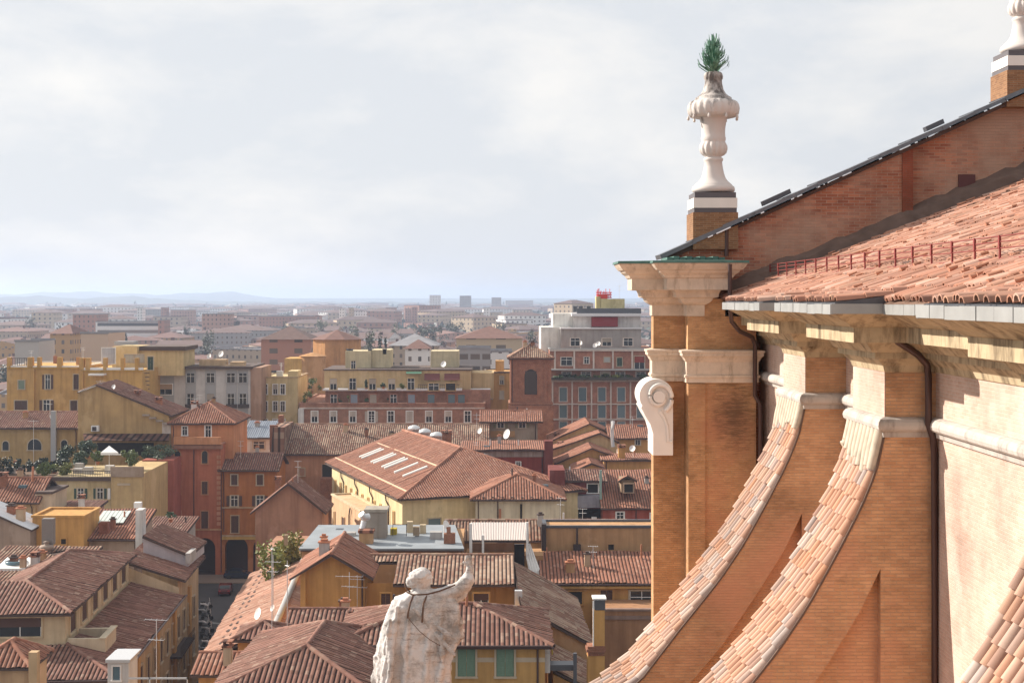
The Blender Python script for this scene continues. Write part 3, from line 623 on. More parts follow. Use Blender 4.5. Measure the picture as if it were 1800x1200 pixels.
def tiles(mb, pts, pitch=.34, amp=.085, row=.42):
    """corrugated clay tile surface filling a planar convex polygon, with its boarding below"""
    pts = [Vector(p) for p in pts]
    n = Vector((0, 0, 0))
    for i in range(len(pts)): n += pts[i].cross(pts[(i+1) % len(pts)])
    n.normalize()
    if n.z < 0: n = -n
    dn = Vector((0, 0, -1)); dn = dn-n*dn.dot(n)
    if dn.length < 1e-3: dn = Vector((0, -1, 0))
    dn.normalize(); h = n.cross(dn)
    o = pts[0]; poly = [((p-o).dot(h), (p-o).dot(dn)) for p in pts]
    a0 = min(p[0] for p in poly); a1 = max(p[0] for p in poly)
    K = 4; nn = max(1, round((a1-a0)/pitch)); hh = [0, .8, 1., .8]
    TSEED[0] += 100; sd0 = TSEED[0]
    b0_, b1_ = min(p[1] for p in poly), max(p[1] for p in poly)
    S = max(1, round((b1_-b0_)/2.2)); rs = random.Random(sd0); f1, f2, f3 = rs.uniform(0, 6), rs.uniform(0, 6), rs.uniform(.35, .6)
    cj = [rs.gauss(0, .014) for _ in range(nn+2)]; ej = [rs.uniform(-.07, .07) for _ in range(nn+2)]
    def sag(a, b): return .045*sin(a*f3+f1)*sin(b*.7+f2)+.03*sin(a*1.3+b*.9+f2)
    prev = None; mb.m = 0
    for i in range(nn*K+1):
        a = a0+(a1-a0)*min(max(i/(nn*K), 1e-5), 1-1e-5)
        lo, hi = clip_iv(poly, a)
        if lo is None: prev = None; continue
        col = i//K; hi2 = hi+ej[col]*(1 if 0 < i % K else .3)
        cur = []
        for k in range(S+1):
            b = lo+(hi2-lo)*k/S
            cur.append((o+h*a+dn*b+n*(hh[i % K]*amp+.05+sag(a, b)+(cj[col] if i % K else 0)), b))
        if prev:
            uo = i//K if i % K else i//K-1
            u0, u1 = (i-1)/K+sd0, i/K+sd0
            u0 = max(u0, uo+sd0+.001); u1 = min(u1, uo+1+sd0-.001)
            for k in range(S):
                mb.face([prev[k][0], prev[k+1][0], cur[k+1][0], cur[k][0]], [(u0, -prev[k][1]/row), (u0, -prev[k+1][1]/row), (u1, -cur[k+1][1]/row), (u1, -cur[k][1]/row)], False)
        prev = cur
    mb.m = 1
    A = [p-Vector((0, 0, .16)) for p in pts]; mb.face(A[::-1])
    for i in range(len(pts)):
        j = (i+1) % len(pts); mb.face([A[i], A[j], pts[j]+n*.02, pts[i]+n*.02])
    mb.m = 0
def ridge(mb, a, b, r=.17):
    a, b = Vector(a), Vector(b); l = (b-a).length; n = max(1, int(l/.45)); mb.m = 0
    mb.tube([a+(b-a)*(k/n) for k in range(n+1)], [r*(1.08 if k % 2 else .94) for k in range(n+1)], 8, True, lambda i, j: [(j*0+TSEED[0]+.5, i+.5)]*4)
class Bd: pass
EACH = {'parapet_pier', 'giant_pilaster', 'corbel', 'balcony', 'roof_store', 'stub_chimney', 'roof_hatch', 'plant_room', 'brick_frame', 'vent_tile', 'string_band', 'roof_block', 'grey_strip', 'stair_step', 'louvre', 'vent_box'}
def house(kind, label, cat, O, ang, w, d, ze, rise, roof, wm, rm=None, over=.5, z0=0., group=None, root=None, arches=None, ridge_in=None, pitch=.34, rname='roof', caps=True):
    fr = Fr(O, ang); b = Bd(); b.fr = fr; b.w, b.d, b.ze = w, d, ze; b.O = O
    c = fr.p(w/2, d/2, 0)
    b.root = root or empty(kind, (c.x, c.y, z0), label, cat, group)
    zr = ze+rise; m = MB()
    q = fr.p
    ft = [q(0, 0, z0), q(w, 0, z0)]; 
    # walls
    def wall(x0, y0, x1, y1, top=()):
        m.face([q(x0, y0, z0), q(x1, y1, z0), q(x1, y1, ze)]+[q(*t) for t in top]+[q(x0, y0, ze)])
    tf = [(w/2, 0, zr)] if roof == 'gy' else []; tb = [(w/2, d, zr)] if roof == 'gy' else []
    tl = [(0, d/2, zr)] if roof == 'gx' else []; tr = [(w, d/2, zr)] if roof == 'gx' else []
    if roof == 'sf': tl = [(0, d, zr)]; tr = [(w, d, zr)]; tb = [(0, d, zr), (w, d, zr)]
    if roof == 'sl': tf = [(w, 0, zr)]; tb = [(w, d, zr)]; tr = [(w, d, zr), (w, 0, zr)]
    if roof == 'sr': tf = [(0, 0, zr)]; tb = [(0, d, zr)]; tl = [(0, 0, zr), (0, d, zr)]
    if arches:
        pts = [q(0, 0, z0)]
        for s0, s1, zs in arches:
            rr = (s1-s0)/2; pts.append(q(s0, 0, z0))
            pts += [q(s0+rr-rr*cos(pi*k/12), 0, zs+rr*sin(pi*k/12)) for k in range(13)]
            pts.append(q(s1, 0, z0))
        pts += [q(w, 0, z0), q(w, 0, ze)]+[q(*t) for t in tf]+[q(0, 0, ze)]
        m.face(pts)
        pm = MB(); pm.face([q(.01, 3.8, z0), q(w-.01, 3.8, z0), q(w-.01, 3.8, z0+7), q(.01, 3.8, z0+7)]); pm.face([q(.01, .02, z0+6.6), q(w-.01, .02, z0+6.6), q(w-.01, 3.8, z0+6.6), q(.01, 3.8, z0+6.6)]); pm.face([q(.01, .02, z0+.01), q(w-.01, .02, z0+.01), q(w-.01, 3.8, z0+.01), q(.01, 3.8, z0+.01)]); pm.build('portico_interior', flat('portico_shade_brown', (.07, .04, .035), .9), b.root)  # portico interior coloured dark, its shade put into the material
    else: wall(0, 0, w, 0, tf)
    wall(w, 0, w, d, tr if roof != 'sf' else [(w, d, zr)])
    if roof == 'sf': m.face([q(w, d, z0), q(0, d, z0), q(0, d, zr), q(w, d, zr)])
    else: wall(w, d, 0, d, [t for t in tb])
    wall(0, d, 0, 0, tl if roof != 'sf' else [])
    if roof == 'sf': m.f[-1], m.v[-1] = m.f[-1], m.v[-1]; m.face([q(0, d, ze), q(0, 0, ze), q(0, d, zr)])
    if roof in ('flat', 'terrace'): m.face([q(0, 0, ze), q(w, 0, ze), q(w, d, ze), q(0, d, ze)])
    b.wall = m.build('wall', wm, b.root)
    o = over; r = MB()
    if roof != 'flat' and roof != 'terrace':
        T = lambda *pp: tiles(r, [q(*t) for t in pp], pitch)
        if roof == 'gx':
            s = rise/(d/2); e = ze-s*o; mid = d/2
            T((-o, -o, e), (w+o, -o, e), (w+o, mid, zr), (-o, mid, zr)); T((-o, d+o, e), (w+o, d+o, e), (w+o, mid, zr), (-o, mid, zr))
            if caps: ridge(r, q(-o, mid, zr+.06), q(w+o, mid, zr+.06))
        elif roof == 'gy':
            s = rise/(w/2); e = ze-s*o; mid = w/2
            T((-o, -o, e), (-o, d+o, e), (mid, d+o, zr), (mid, -o, zr)); T((w+o, -o, e), (w+o, d+o, e), (mid, d+o, zr), (mid, -o, zr))
            if caps: ridge(r, q(mid, -o, zr+.06), q(mid, d+o, zr+.06))
        elif roof == 'hip':
            if w >= d:
                i = ridge_in if ridge_in is not None else d/2; s = rise/(d/2); e = ze-s*o; A, B_ = (i, d/2, zr), (w-i, d/2, zr)
            else:
                i = ridge_in if ridge_in is not None else w/2; s = rise/(w/2); e = ze-s*o; A, B_ = (w/2, i, zr), (w/2, d-i, zr)
            c0, c1, c2, c3 = (-o, -o, e), (w+o, -o, e), (w+o, d+o, e), (-o, d+o, e)
            if abs(A[0]-B_[0])+abs(A[1]-B_[1]) < .05:
                T(c0, c1, A); T(c1, c2, A); T(c2, c3, A); T(c3, c0, A)
            elif w >= d: T(c0, c1, B_, A); T(c2, c3, A, B_); T(c3, c0, A); T(c1, c2, B_)
            else: T(c0, c1, A); T(c1, c2, B_, A); T(c2, c3, B_); T(c3, c0, A, B_)
            if caps:
                up = Vector((0, 0, .07))
                ridge(r, q(*A)+up, q(*B_)+up) if A != B_ else None
                for cc, E in ((c0, A), (c1, A if w < d else B_), (c2, B_), (c3, B_ if w < d else A)): ridge(r, q(*cc)+up*.8, q(*E)+up)
        elif roof == 'sf':
            s = rise/d; T((-o, -o, ze-s*o), (w+o, -o, ze-s*o), (w+o, d+.1, zr), (-o, d+.1, zr))
        elif roof == 'sl':
            s = rise/w; T((-o, -o, ze-s*o), (-o, d+o, ze-s*o), (w+.1, d+o, zr), (w+.1, -o, zr))
        elif roof == 'sr':
            s = rise/w; T((w+o, -o, ze-s*o), (w+o, d+o, ze-s*o), (-.1, d+o, zr), (-.1, -o, zr))
        b.roof = r.build(rname, [rm or T_OLD, EDGE], b.root)
        clutter(b, roof, w, d, ze, rise)
        if roof in ('gx', 'sf', 'hip') and w > 5:
            g = MB(); zz = ze-rise/((d/2) if roof != 'sf' else d)*o-.06 if roof != 'hip' else ze-rise/(min(w, d)/2)*o-.06
            g.tube([q(-o, -o-.08, zz), q(w+o, -o-.08, zz)], .085, 6); x = w-.35 if CR.random() < .5 else .35
            g.tube([q(x, -o-.05, zz), q(x, -.1, zz-.7), q(x, -.1, max(z0, zz-9))], .06, 6); g.build('gutter', PIPE, b.root)
    else:
        if roof == 'flat':
            for x0, x1, y0, y1 in ((-.12, w+.12, -.12, .25), (-.12, w+.12, d-.25, d+.12), (-.12, .25, .252, d-.252), (w-.25, w+.12, .252, d-.252)):
                r.obox(O, fr.ex, x0, x1, y0, y1, ze-.02, ze+.22)
            b.roof = r.build('parapet_coping', rm or EDGE, b.root)
    if roof in ('flat', 'terrace') and w > 6 and z0 == 0 and d > 5:
        for k in range(5):
            p = q(CR.uniform(.1, .9)*w, CR.uniform(.35, .85)*d, ze); c_ = CR.random(); r2 = MB()
            if c_ < .35: r2.obox((p.x, p.y), fr.ex, -.6, .6, -.5, .5, p.z-.1, p.z+CR.uniform(.6, 1.1)); r2.build('air_handler', CR.choice((ALU, GREYW, WHITEW)), b.root)
            elif c_ < .7:
                hh_ = CR.uniform(1.5, 3.4); r2.tube([p, p+Vector((0, 0, hh_))], .035, 5); r2.tube([p+Vector((-.5, 0, hh_-.1)), p+Vector((.5, -.2, hh_-.1))], .025, 4); r2.tube([p+Vector((-.35, 0, hh_-.5)), p+Vector((.35, -.2, hh_-.5))], .025, 4); r2.build('antenna', ALU, b.root)
            else: r2.obox((p.x, p.y), fr.ex, -.3, .3, -.3, .3, p.z-.1, p.z+CR.uniform(1., 1.6)); r2.build('chimney', CR.choice((BRICKW, CREAM, OCHRE2)), b.root)
    return b
def clutter(b, roof, w, d, ze, rise):
    """flues, small chimneys and aerials standing on a tiled roof"""
    n = 0 if w < 4.5 or b.O[1] < 96 else (2 if w < 9 else 4)
    for k in range(n):
        x, y = CR.uniform(.12, .88)*w, CR.uniform(.25, .75)*d
        t = {'gx': 1-abs(y-d/2)/(d/2), 'gy': 1-abs(x-w/2)/(w/2), 'sf': y/d, 'sl': x/w, 'sr': 1-x/w, 'hip': min(1-abs(y-d/2)/(d/2) if w >= d else 1-abs(x-w/2)/(w/2), min(x, w-x)/(min(w, d)/2), min(y, d-y)/(min(w, d)/2))}[roof]
        p = b.fr.p(x, y, ze+rise*t); c = CR.random(); m = MB()
        if c < .4:
            s = CR.uniform(.22, .42); hgt = CR.uniform(.7, 1.3); mt = CR.choice((BRICKW, OCHRE2, BEIGE, GREYW))
            m.obox((p.x, p.y), b.fr.ex, -s, s, -s*.8, s*.8, p.z-.6, p.z+hgt); o = m.build('chimney', mt, b.root)
            m = MB(); m.obox((p.x, p.y), b.fr.ex, -s-.09, s+.09, -s*.8-.09, s*.8+.09, p.z+hgt+.002, p.z+hgt+.1); m.obox((p.x, p.y), b.fr.ex, -s*.7, s*.7, -s*.5, s*.5, p.z+hgt+.102, p.z+hgt+.3); m.build('chimney_cap', EDGE if CR.random() < .5 else T_POT, o)
        elif c < .65:
            m.tube([p-Vector((0, 0, .3)), p+Vector((0, 0, CR.uniform(.5, 1.1)))], .1, 7); m.build('flue', CR.choice((T_POT, ALU, IRON)), b.root)
        elif c < .85:
            hgt = CR.uniform(1.6, 3.2); m.tube([p-Vector((0, 0, .3)), p+Vector((0, 0, hgt))], .03, 5)
            for q, l in ((.0, .9), (.25, .7)):
                z = p.z+hgt*(1-q); m.tube([(p.x-l/2, p.y, z), (p.x+l/2, p.y-.2, z)], .02, 4)
                for j in range(5): xx = p.x-l/2+l*j/4; m.tube([(xx, p.y-.3, z), (xx, p.y+.25, z)], .013, 4)
            m.build('antenna', ALU, b.root)
        else:
            s = .45; m.obox((p.x, p.y), b.fr.ex, -s, s, -s*1.2, s*1.2, p.z-.1, p.z+.22); m.build('roof_light', GLASSB, b.root)
def hpx(kind, label, cat, u0, u1, ve, Y, d, vr, roof, wm, rm=None, **k):
    """a house with its front square to the view: left and right edge, eaves and ridge read in the photo at distance Y"""
    ze = ZV(ve, Y); over = k.get('over', .5)
    Yr = {'gx': Y+d/2, 'hip': Y+d/2, 'sf': Y+d, 'gy': Y-over, 'sl': Y-over, 'sr': Y-over}.get(roof, Y)
    if roof == 'hip' and XU(u1, Y)-XU(u0, Y) < d: Yr = Y+(XU(u1, Y)-XU(u0, Y))/2
    rise = max(.2, ZV(vr, Yr)-ze) if vr is not None else 0
    b = house(kind, label, cat, (XU(u0, Y), Y), 0., XU(u1, Y)-XU(u0, Y), d, ze, rise, roof, wm, rm, **k)
    b.Y = Y; return b
# windows ------------------------------------------------------------
WC = {}
CR = random.Random(99)
def wmesh(key, fn, mat):
    if key not in WC:
        m = MB(); fn(m); o = m.build('tmp', mat); WC[key] = o.data; bpy.data.objects.remove(o)
    return WC[key]
def win(root, fr, s, z, w, h, st='glass', fm=None, sm=None, y=0.):
    """one window: surround (the part), pane and shutters (sub-parts); s, z = centre along the wall and height"""
    w, h = round(w, 2), round(h, 2); fm = fm or SURR; sm = sm or SH_BR
    t = min(.14, w*.16); rl = root.location
    arch = st == 'arch'
    def frame(m):
        if arch:
            r = w/2; zc = h/2-r
            out = [(-r-t, -h/2)]+[(-(r+t)*cos(pi*k/10), zc+(r+t)*sin(pi*k/10)) for k in range(11)]+[(r+t, -h/2)]
            inn = [(-r, -h/2)]+[(-r*cos(pi*k/10), zc+r*sin(pi*k/10)) for k in range(11)]+[(r, -h/2)]
            for i in range(len(out)-1):
                a, b, c, d = out[i], out[i+1], inn[i+1], inn[i]
                m.solid([(a[0], -.07, a[1]), (b[0], -.07, b[1]), (c[0], -.07, c[1]), (d[0], -.07, d[1])], [(a[0], .03, a[1]), (b[0], .03, b[1]), (c[0], .03, c[1]), (d[0], .03, d[1])])
        else:
            m.box(-w/2-t, -w/2, -.13, .03, -h/2, h/2+t); m.box(w/2, w/2+t, -.13, .03, -h/2, h/2+t); m.box(-w/2, w/2, -.13, .03, h/2, h/2+t)
        m.box(-w/2-t-.05, w/2+t+.05, -.2, .03, -h/2-.12, -h/2)
    o = put('window', wmesh(('f', arch, w, h, fm.name), frame, fm), root, fr.p(s, y, z)-rl, fr.a)
    def pane(m):
        if arch:
            r = w/2; zc = h/2-r; pp = [(-r, -h/2)]+[(-r*cos(pi*k/10), zc+r*sin(pi*k/10)) for k in range(11)]+[(r, -h/2)]
            m.face([(a, -.012, b) for a, b in pp])
        else:
            m.face([(-w/2, -.012, -h/2), (w/2, -.012, -h/2), (w/2, -.012, h/2), (-w/2, -.012, h/2)])
    gm = {'blue': GLASSB, 'void': DARK}.get(st, GLASS)
    if st in ('sh', 'blind'):
        def lv(m):
            n = max(4, int(h/.16))
            for sx in ((-w/2+.01, -.012), (.012, w/2-.01)) if st == 'sh' else ((-w/2+.01, w/2-.01),):
                m.box(sx[0], sx[1], -.035, .02, -h/2, h/2)
                for k in range(n):
                    zz = -h/2+h*(k+.5)/n; m.box(sx[0]+.04, sx[1]-.04, -.055, -.035, zz-.03, zz+.03)
        put('shutter', wmesh(('s', st, w, h, sm.name), lv, sm), o, (0, 0, 0))
    else:
        put('pane', wmesh(('p', arch, w, h, gm.name), pane, gm), o, (0, 0, 0))
        if st in ('glass', 'open', 'half'):
            def sash(m):
                b_ = min(.07, w*.07)
                m.box(-b_/2, b_/2, -.045, -.014, -h/2, h/2); m.box(-w/2, w/2, -.04, -.015, h*.18-b_/2, h*.18+b_/2)
                m.box(-w/2, -w/2+b_, -.04, -.015, -h/2, h/2); m.box(w/2-b_, w/2, -.04, -.015, -h/2, h/2)
            put('sash', wmesh(('m', w, h), sash, WHITE), o, (0, 0, 0))
        if st == 'half':
            put('blind', wmesh(('hb', w, h, sm.name), lambda m: m.box(-w/2+.02, w/2-.02, -.05, -.03, 0, h/2-.01), sm), o, (0, 0, 0))
        if st in ('open',):
            for sgn in (-1, 1):
                def leaf(m):
                    m.box(0, w*.5, -.05, -.01, -h/2, h/2)
                    n = max(4, int(h/.16))
                    for k in range(n):
                        zz = -h/2+h*(k+.5)/n; m.box(.05, w*.5-.05, -.065, -.05, zz-.03, zz+.03)
                put('shutter', wmesh(('l', w, h, sm.name), leaf, sm), o, (w/2+t*.4 if sgn > 0 else -w/2-t*.4-w*.5, -.03, 0))
    return o
def wpx(b, u, v, wp, hp, st='glass', **k):
    s = b.fr; Y = b.Y; y = k.get('y', 0.)
    return win(b.root, s, XU(u, Y+y)-s.O[0], ZV(v, Y+y), wp/F*Y, hp/F*Y, st, **k)
def wrow(b, us, v, wp, hp, st='glass', **k):
    for i, u in enumerate(us):
        s = st if isinstance(st, str) else st[i % len(st)]
        if s == 'glass' and CR.random() < .35: s = CR.choice(('half', 'blind', 'half')); kk = dict(k, sm=CR.choice((wmat(.55, .48, .40, .2), wmat(.42, .36, .30, .2), WHITE)))
        else: kk = k
        wpx(b, u, v, wp, hp, s, **kk)
def part(b, name, mat, *boxes):
    """boxes in photo pixels: (u0, u1, v0, v1, Ynear, depth)"""
    if name in EACH and len(boxes) > 1:
        for q in boxes: part(b, name, mat, q)
        return
    m = MB()
    for u0, u1, v0, v1, Y, d in boxes: m.box(XU(u0, Y), XU(u1, Y), Y, Y+d, ZV(v1, Y), ZV(v0, Y))
    return m.build(name, mat, b.root if isinstance(b, Bd) else b)
def chimney(b, u, v0, v1, Y, w=.8, mat=None, cap=None, hood=True):
    x = XU(u, Y); z1, z0 = ZV(v0, Y), ZV(v1, Y)-.6
    m = MB(); m.box(x-w/2, x+w/2, Y, Y+w, z0, z1-.25); o = m.build('chimney', mat or BRICKW, b.root)
    m = MB(); m.box(x-w/2-.1, x+w/2+.1, Y-.1, Y+w+.1, z1-.248, z1-.12)
    if hood: m.box(x-w/2, x-w/2+.12, Y, Y+w, z1-.12, z1+.12); m.box(x+w/2-.12, x+w/2, Y, Y+w, z1-.12, z1+.12); m.box(x-w/2-.12, x+w/2+.12, Y-.12, Y+w+.12, z1+.122, z1+.2)
    m.build('chimney_cap', cap or T_RED, o); return o
def antenna(b, u, v0, v1, Y, arms=((.1, 1.2), (.25, .8))):
    x = XU(u, Y); z1, z0 = ZV(v0, Y), ZV(v1, Y); m = MB(); m.tube([(x, Y, z0-.5), (x, Y, z1)], .03, 5)
    for t, l in arms:
        z = z1-(z1-z0)*t; m.tube([(x-l/2, Y, z), (x+l/2, Y-.3, z)], .02, 4)
        for k in range(5): xx = x-l/2+l*k/4; m.tube([(xx, Y-.3, z), (xx, Y+.25, z)], .014, 4)
    return m.build('antenna', ALU, b.root)
def dish(b, u, v, Y, r=.45, turn=-.5):
    c = P(u, v, Y); m = MB(); ax = Vector((sin(turn), -cos(turn)*.9, .35)).normalized(); a = ax.cross(Vector((0, 0, 1))).normalized(); bb = a.cross(ax)
    m.grid([[c+ax*(.25*r*(q*q))+a*(r*q*cos(2*pi*k/16))+bb*(r*q*sin(2*pi*k/16)) for k in range(16)] for q in (.02, .35, .7, 1.)], True, True)
    m.tube([c, c-ax*.2, c-ax*.2-Vector((0, 0, r+.8))], .035, 6)
    return m.build('satellite_dish', WHITE, b.root)
def gutterline(b, fr, w, z, y=-.55):
    m = MB(); m.tube([fr.p(-.4, y, z), fr.p(w+.4, y, z)], .09, 6); return m.build('gutter', PIPE, b.root)
def dpipe(b, u, v0, v1, Y):
    x = XU(u, Y); m = MB(); m.tube([(x, Y-.12, ZV(v0, Y)), (x, Y-.12, ZV(v1, Y))], .07, 6); return m.build('downpipe', PIPE, b.root)
# plants ------------------------------------------------------------
LEAFM = {}
def leafmat(c):
    if c in LEAFM: return LEAFM[c]
    m, N, L, b = newmat('leaves'); b.inputs['Roughness'].default_value = .6
    uv = nd(N, 'ShaderNodeUVMap'); wn = nd(N, 'ShaderNodeTexWhiteNoise', noise_dimensions='2D'); L.new(uv.outputs[0], wn.inputs['Vector'])
    r = nd(N, 'ShaderNodeMix', data_type='RGBA', i_6=c4([x*.55 for x in c]), i_7=c4([x*1.5 for x in c])); L.new(wn.outputs['Value'], r.inputs[0]); L.new(r.outputs[2], b.inputs['Base Color'])
    LEAFM[c] = m; return m
BARK = flat('bark', (.09, .06, .045), .95)
def crown_mb(c, rx, rz, n, leaf, rr):
    m = MB(); cl = [(rr.gauss(0, .42), rr.gauss(0, .42), rr.uniform(-.7, .85), rr.uniform(.25, .5)) for _ in range(max(6, n//60))]
    for k in range(n):
        q = cl[k % len(cl)]; d = Vector((rr.gauss(0, 1), rr.gauss(0, 1), rr.gauss(0, 1))).normalized()*q[3]*rr.random()**.35
        p = Vector((c[0]+(q[0]+d.x)*rx, c[1]+(q[1]+d.y)*rx, c[2]+(q[2]*.8+d.z)*rz))
        a = Vector((rr.gauss(0, 1), rr.gauss(0, 1), rr.gauss(0, 1))).normalized()*leaf; b = a.orthogonal().normalized()*leaf*.6
        u = (rr.random()*99, rr.random()*99); m.face([p-a, p+b, p+a, p-b], [u]*4)
    return m
def tree(name, label, cat, base, h, r, c, n=900, leaf=.3, trunk=.3, group=None, low=.35):
    rr = random.Random(int(base[0]*91+base[1]*7)); b = Vector(base)
    t = empty(name, b, label, cat, group)
    m = MB(); m.tube([b, b+Vector((.1, 0, h*.4)), b+Vector((-.05, .1, h*.8))], [trunk, trunk*.7, trunk*.2], 7)
    for k in range(6):
        a = k*1.1; m.tube([b+Vector((.08, 0, h*.3+k*h*.06)), b+Vector((cos(a)*r*.6, sin(a)*r*.6, h*.55+k*h*.06))], [trunk*.45, trunk*.1], 5)
    m.build('trunk', BARK, t)
    crown_mb((b.x, b.y, b.z+h*(.5+low*.4)), r, h*(1-low)*.62, n, leaf, rr).build('crown', leafmat(c), t); return t
def plant(name, label, u, v, Y, wp, hp, c, n=350, pot=True, cat='plant', group=None, leaf=.12):
    """a potted plant or shrub with its middle at (u, v), wp x hp pixels"""
    r = wp/F*Y/2; hz = hp/F*Y; zc = ZV(v, Y); zb = zc-hz/2
    t = empty(name, (XU(u, Y), Y, zb-.4), label, cat, group); x = XU(u, Y)
    m = MB(); m.tube([(x, Y, zb-.1), (x+.05, Y, zc)], [.05, .02], 5); m.build('stem', BARK, t)
    m = MB(); m.lathe((x, Y, zb-.4), [(.2, 0), (.28, .38), (.32, .4), (.3, .45)], 10); m.build('pot', T_POT, t)
    crown_mb((x, Y, zc), r*1.15, hz*.55, n, leaf, random.Random(int(u*7+v))).build('foliage', leafmat(c), t); return t
T_POT = flat('terracotta_pot', (.42, .17, .09), .85)
# ------------------------------------------------------------------ ground, street
def struct(name, m, mat): o = m.build(name, mat); o['kind'] = 'structure'; return o
m = MB(); m.face([(-14000, -500, 0), (14000, -500, 0), (14000, 20000, 0), (-14000, 20000, 0)]); struct('ground', m, flat('city_ground', (.12, .115, .11), .95, noise=.3, scale=.05))
m = MB(); m.face([(-34, 90, .004), (-26, 90, .004), (-27, 150, .004), (-24, 205, .004), (-60, 205, .004), (-42, 158, .004), (-35.5, 150, .004)]); struct('street', m, flat('dark_asphalt', (.045, .045, .05), .85, noise=.25, scale=.6))
m = MB(); m.solid([(-60, 205, 0), (-20, 205, 0), (-20, 211, 0), (-60, 211, 0)], [(-60, 205, .14), (-20, 205, .14), (-20, 211, .14), (-60, 211, .14)]); struct('pavement', m, flat('pavement_stone', (.22, .17, .14), .9))

# ------------------------------------------------------------------ bottom left: street corner palazzo
PK = wmat(.52, .38, .24); PKR = wmat(.46, .20, .12)
t = empty('corner_palazzo', (-36, 130, 0), 'large palazzo with stepped hipped tile roofs and a loggia attic along the dark street', 'palazzo')
pal = Bd(); pal.root = t
ang = atan2(150-114, -31.8+29.9)-pi/2                    # street front runs away from the viewer
fs = Fr((-29.7, 110.0), ang+pi/2)                        # ex along the street (away), outward (+x side) = -ey
L1 = 34.5; 
m = MB()
q = fs.p
m.face([q(0, 0, 0), q(L1-4, 0, 0), q(L1-4, 0, 11.8), q(0, 0, 11.8)]); m.face([q(L1-4, 0, 0), q(L1+9, 0, 0), q(L1+9, 0, 13.2), q(L1-4, 0, 13.2)]); m.face([q(0, 0, 0), q(0, 25, 0), q(0, 25, 11.8), q(0, 0, 11.8)]); m.face([q(L1+9, 0, 0), q(L1+9, 6, 0), q(L1+9, 6, 13.2), q(L1+9, 0, 13.2)])
m.build('wall', PK, t)
m = MB()
zc, ze_ = 11.9, 13.0
tiles(m, [q(-.6, -.7, 11.7), q(L1-4, -.7, 11.7), q(L1-4, 4.6, ze_), q(5.2, 4.6, ze_)]); tiles(m, [q(-.6, -.7, 11.7), q(5.2, 4.6, ze_), q(5.2, 26, ze_), q(-.6, 26, 11.7)])
ridge(m, q(-.6, -.7, 11.85), q(5.2, 4.6, ze_+.12))
# far section, a step higher, with its own slope to the street
tiles(m, [q(L1-3.9, -.7, 13.1), q(L1+9.5, -.7, 13.1), q(L1+9.5, 5.5, 15.1), q(L1-3.9, 5.5, 15.1)])
m.build('lower_roof', [T_OLD, EDGE], t)
m = MB(); x0, x1, y0, y1 = 5.4, 30.5, 4.8, 26.; 
m.face([q(x0, y0, 12.9), q(x1, y0, 12.9), q(x1, y0, 15.8), q(x0, y0, 15.8)]); m.face([q(x0, y0, 12.9), q(x0, y1, 12.9), q(x0, y1, 15.8), q(x0, y0, 15.8)]); m.face([q(x1, y0, 12.), q(x1, y1, 12.), q(x1, y1, 15.8), q(x1, y0, 15.8)])
m.face([q(L1-4, -.1, 11.8), q(L1-4, 5, 11.8), q(L1-4, 5, 14.6), q(L1-4, -.1, 12.5)])
m.build('attic_wall', CREAM, t)
m = MB()
tiles(m, [q(x0-.6, y0-.7, 15.75), q(x1+.6, y0-.7, 15.75), q(x1-5, 9.3, 17.1), q(x0+5.2, 9.3, 17.1)]); tiles(m, [q(x0-.6, y0-.7, 15.6), q(x0+5.2, 9.3, 17.1), q(x0+5.2, 26, 17.1), q(x0-.6, 26, 15.6)])
tiles(m, [q(x0+5.2, 9.3, 17.1), q(x1-5, 9.3, 17.1), q(x1-5, 13.5, 15.4), q(x0+5.2, 13.5, 15.4)]); tiles(m, [q(x1+.6, y0-.7, 15.6), q(x1+.6, 14, 15.6), q(x1-5, 9.3, 17.1)])
ridge(m, q(x0-.6, y0-.7, 15.72), q(x0+5.2, 9.3, 17.2)); ridge(m, q(x0+5.2, 9.3, 17.2), q(x1-5, 9.3, 17.2)); ridge(m, q(x1+.6, y0-.7, 15.72), q(x1-5, 9.3, 17.2))
m.build('attic_roof', [T_OLD, EDGE], t)
fa = fs.side(x0, y0, 0)
for k in range(6): win(t, fa, 2.2+k*4.0, 14.55, 1.9, 1.9, 'sh', fm=CREAM)
fb = Fr((q(x0, y1, 0).x, q(x0, y1, 0).y), fs.a-pi/2)
for s in (20.2-2.6, 20.2-9.5): win(t, fb, s, 14.5, 3.4, 1.5, 'half', fm=CREAM, sm=SH_BR)
for k in range(13):
    s = 2.2+k*3.15
    win(t, fs, s, 8.6, 1.15, 2.1, 'sh', fm=SURR); win(t, fs, s, 4.6, 1.2, 2.2, 'sh' if k % 3 else 'glass', fm=SURR)
m = MB()
for k in range(4): m.obox((q(9.4+k*9, 0, 0).x, q(9.4+k*9, 0, 0).y), fs.ex, 0, .9, -.28, -.002, 0, 11.4)
m.build('pilaster', wmat(.58, .34, .14), t)
m = MB(); m.obox(fs.O, fs.ex, 26, 34, -1.1, -.01, 6.6, 6.8); 
for k in range(17): m.obox(fs.O, fs.ex, 26+k*.5, 26.04+k*.5, -1.08, -1.04, 6.8, 7.8)
m.build('balcony', IRON, t)
m = MB(); m.tube([q(-.5, -.85, 11.72), q(L1-4, -.85, 11.75)], .1, 6); m.tube([q(-.8, -.6, 11.66), q(-.8, 26, 11.66)], .1, 6); m.build('gutter', PIPE, t)
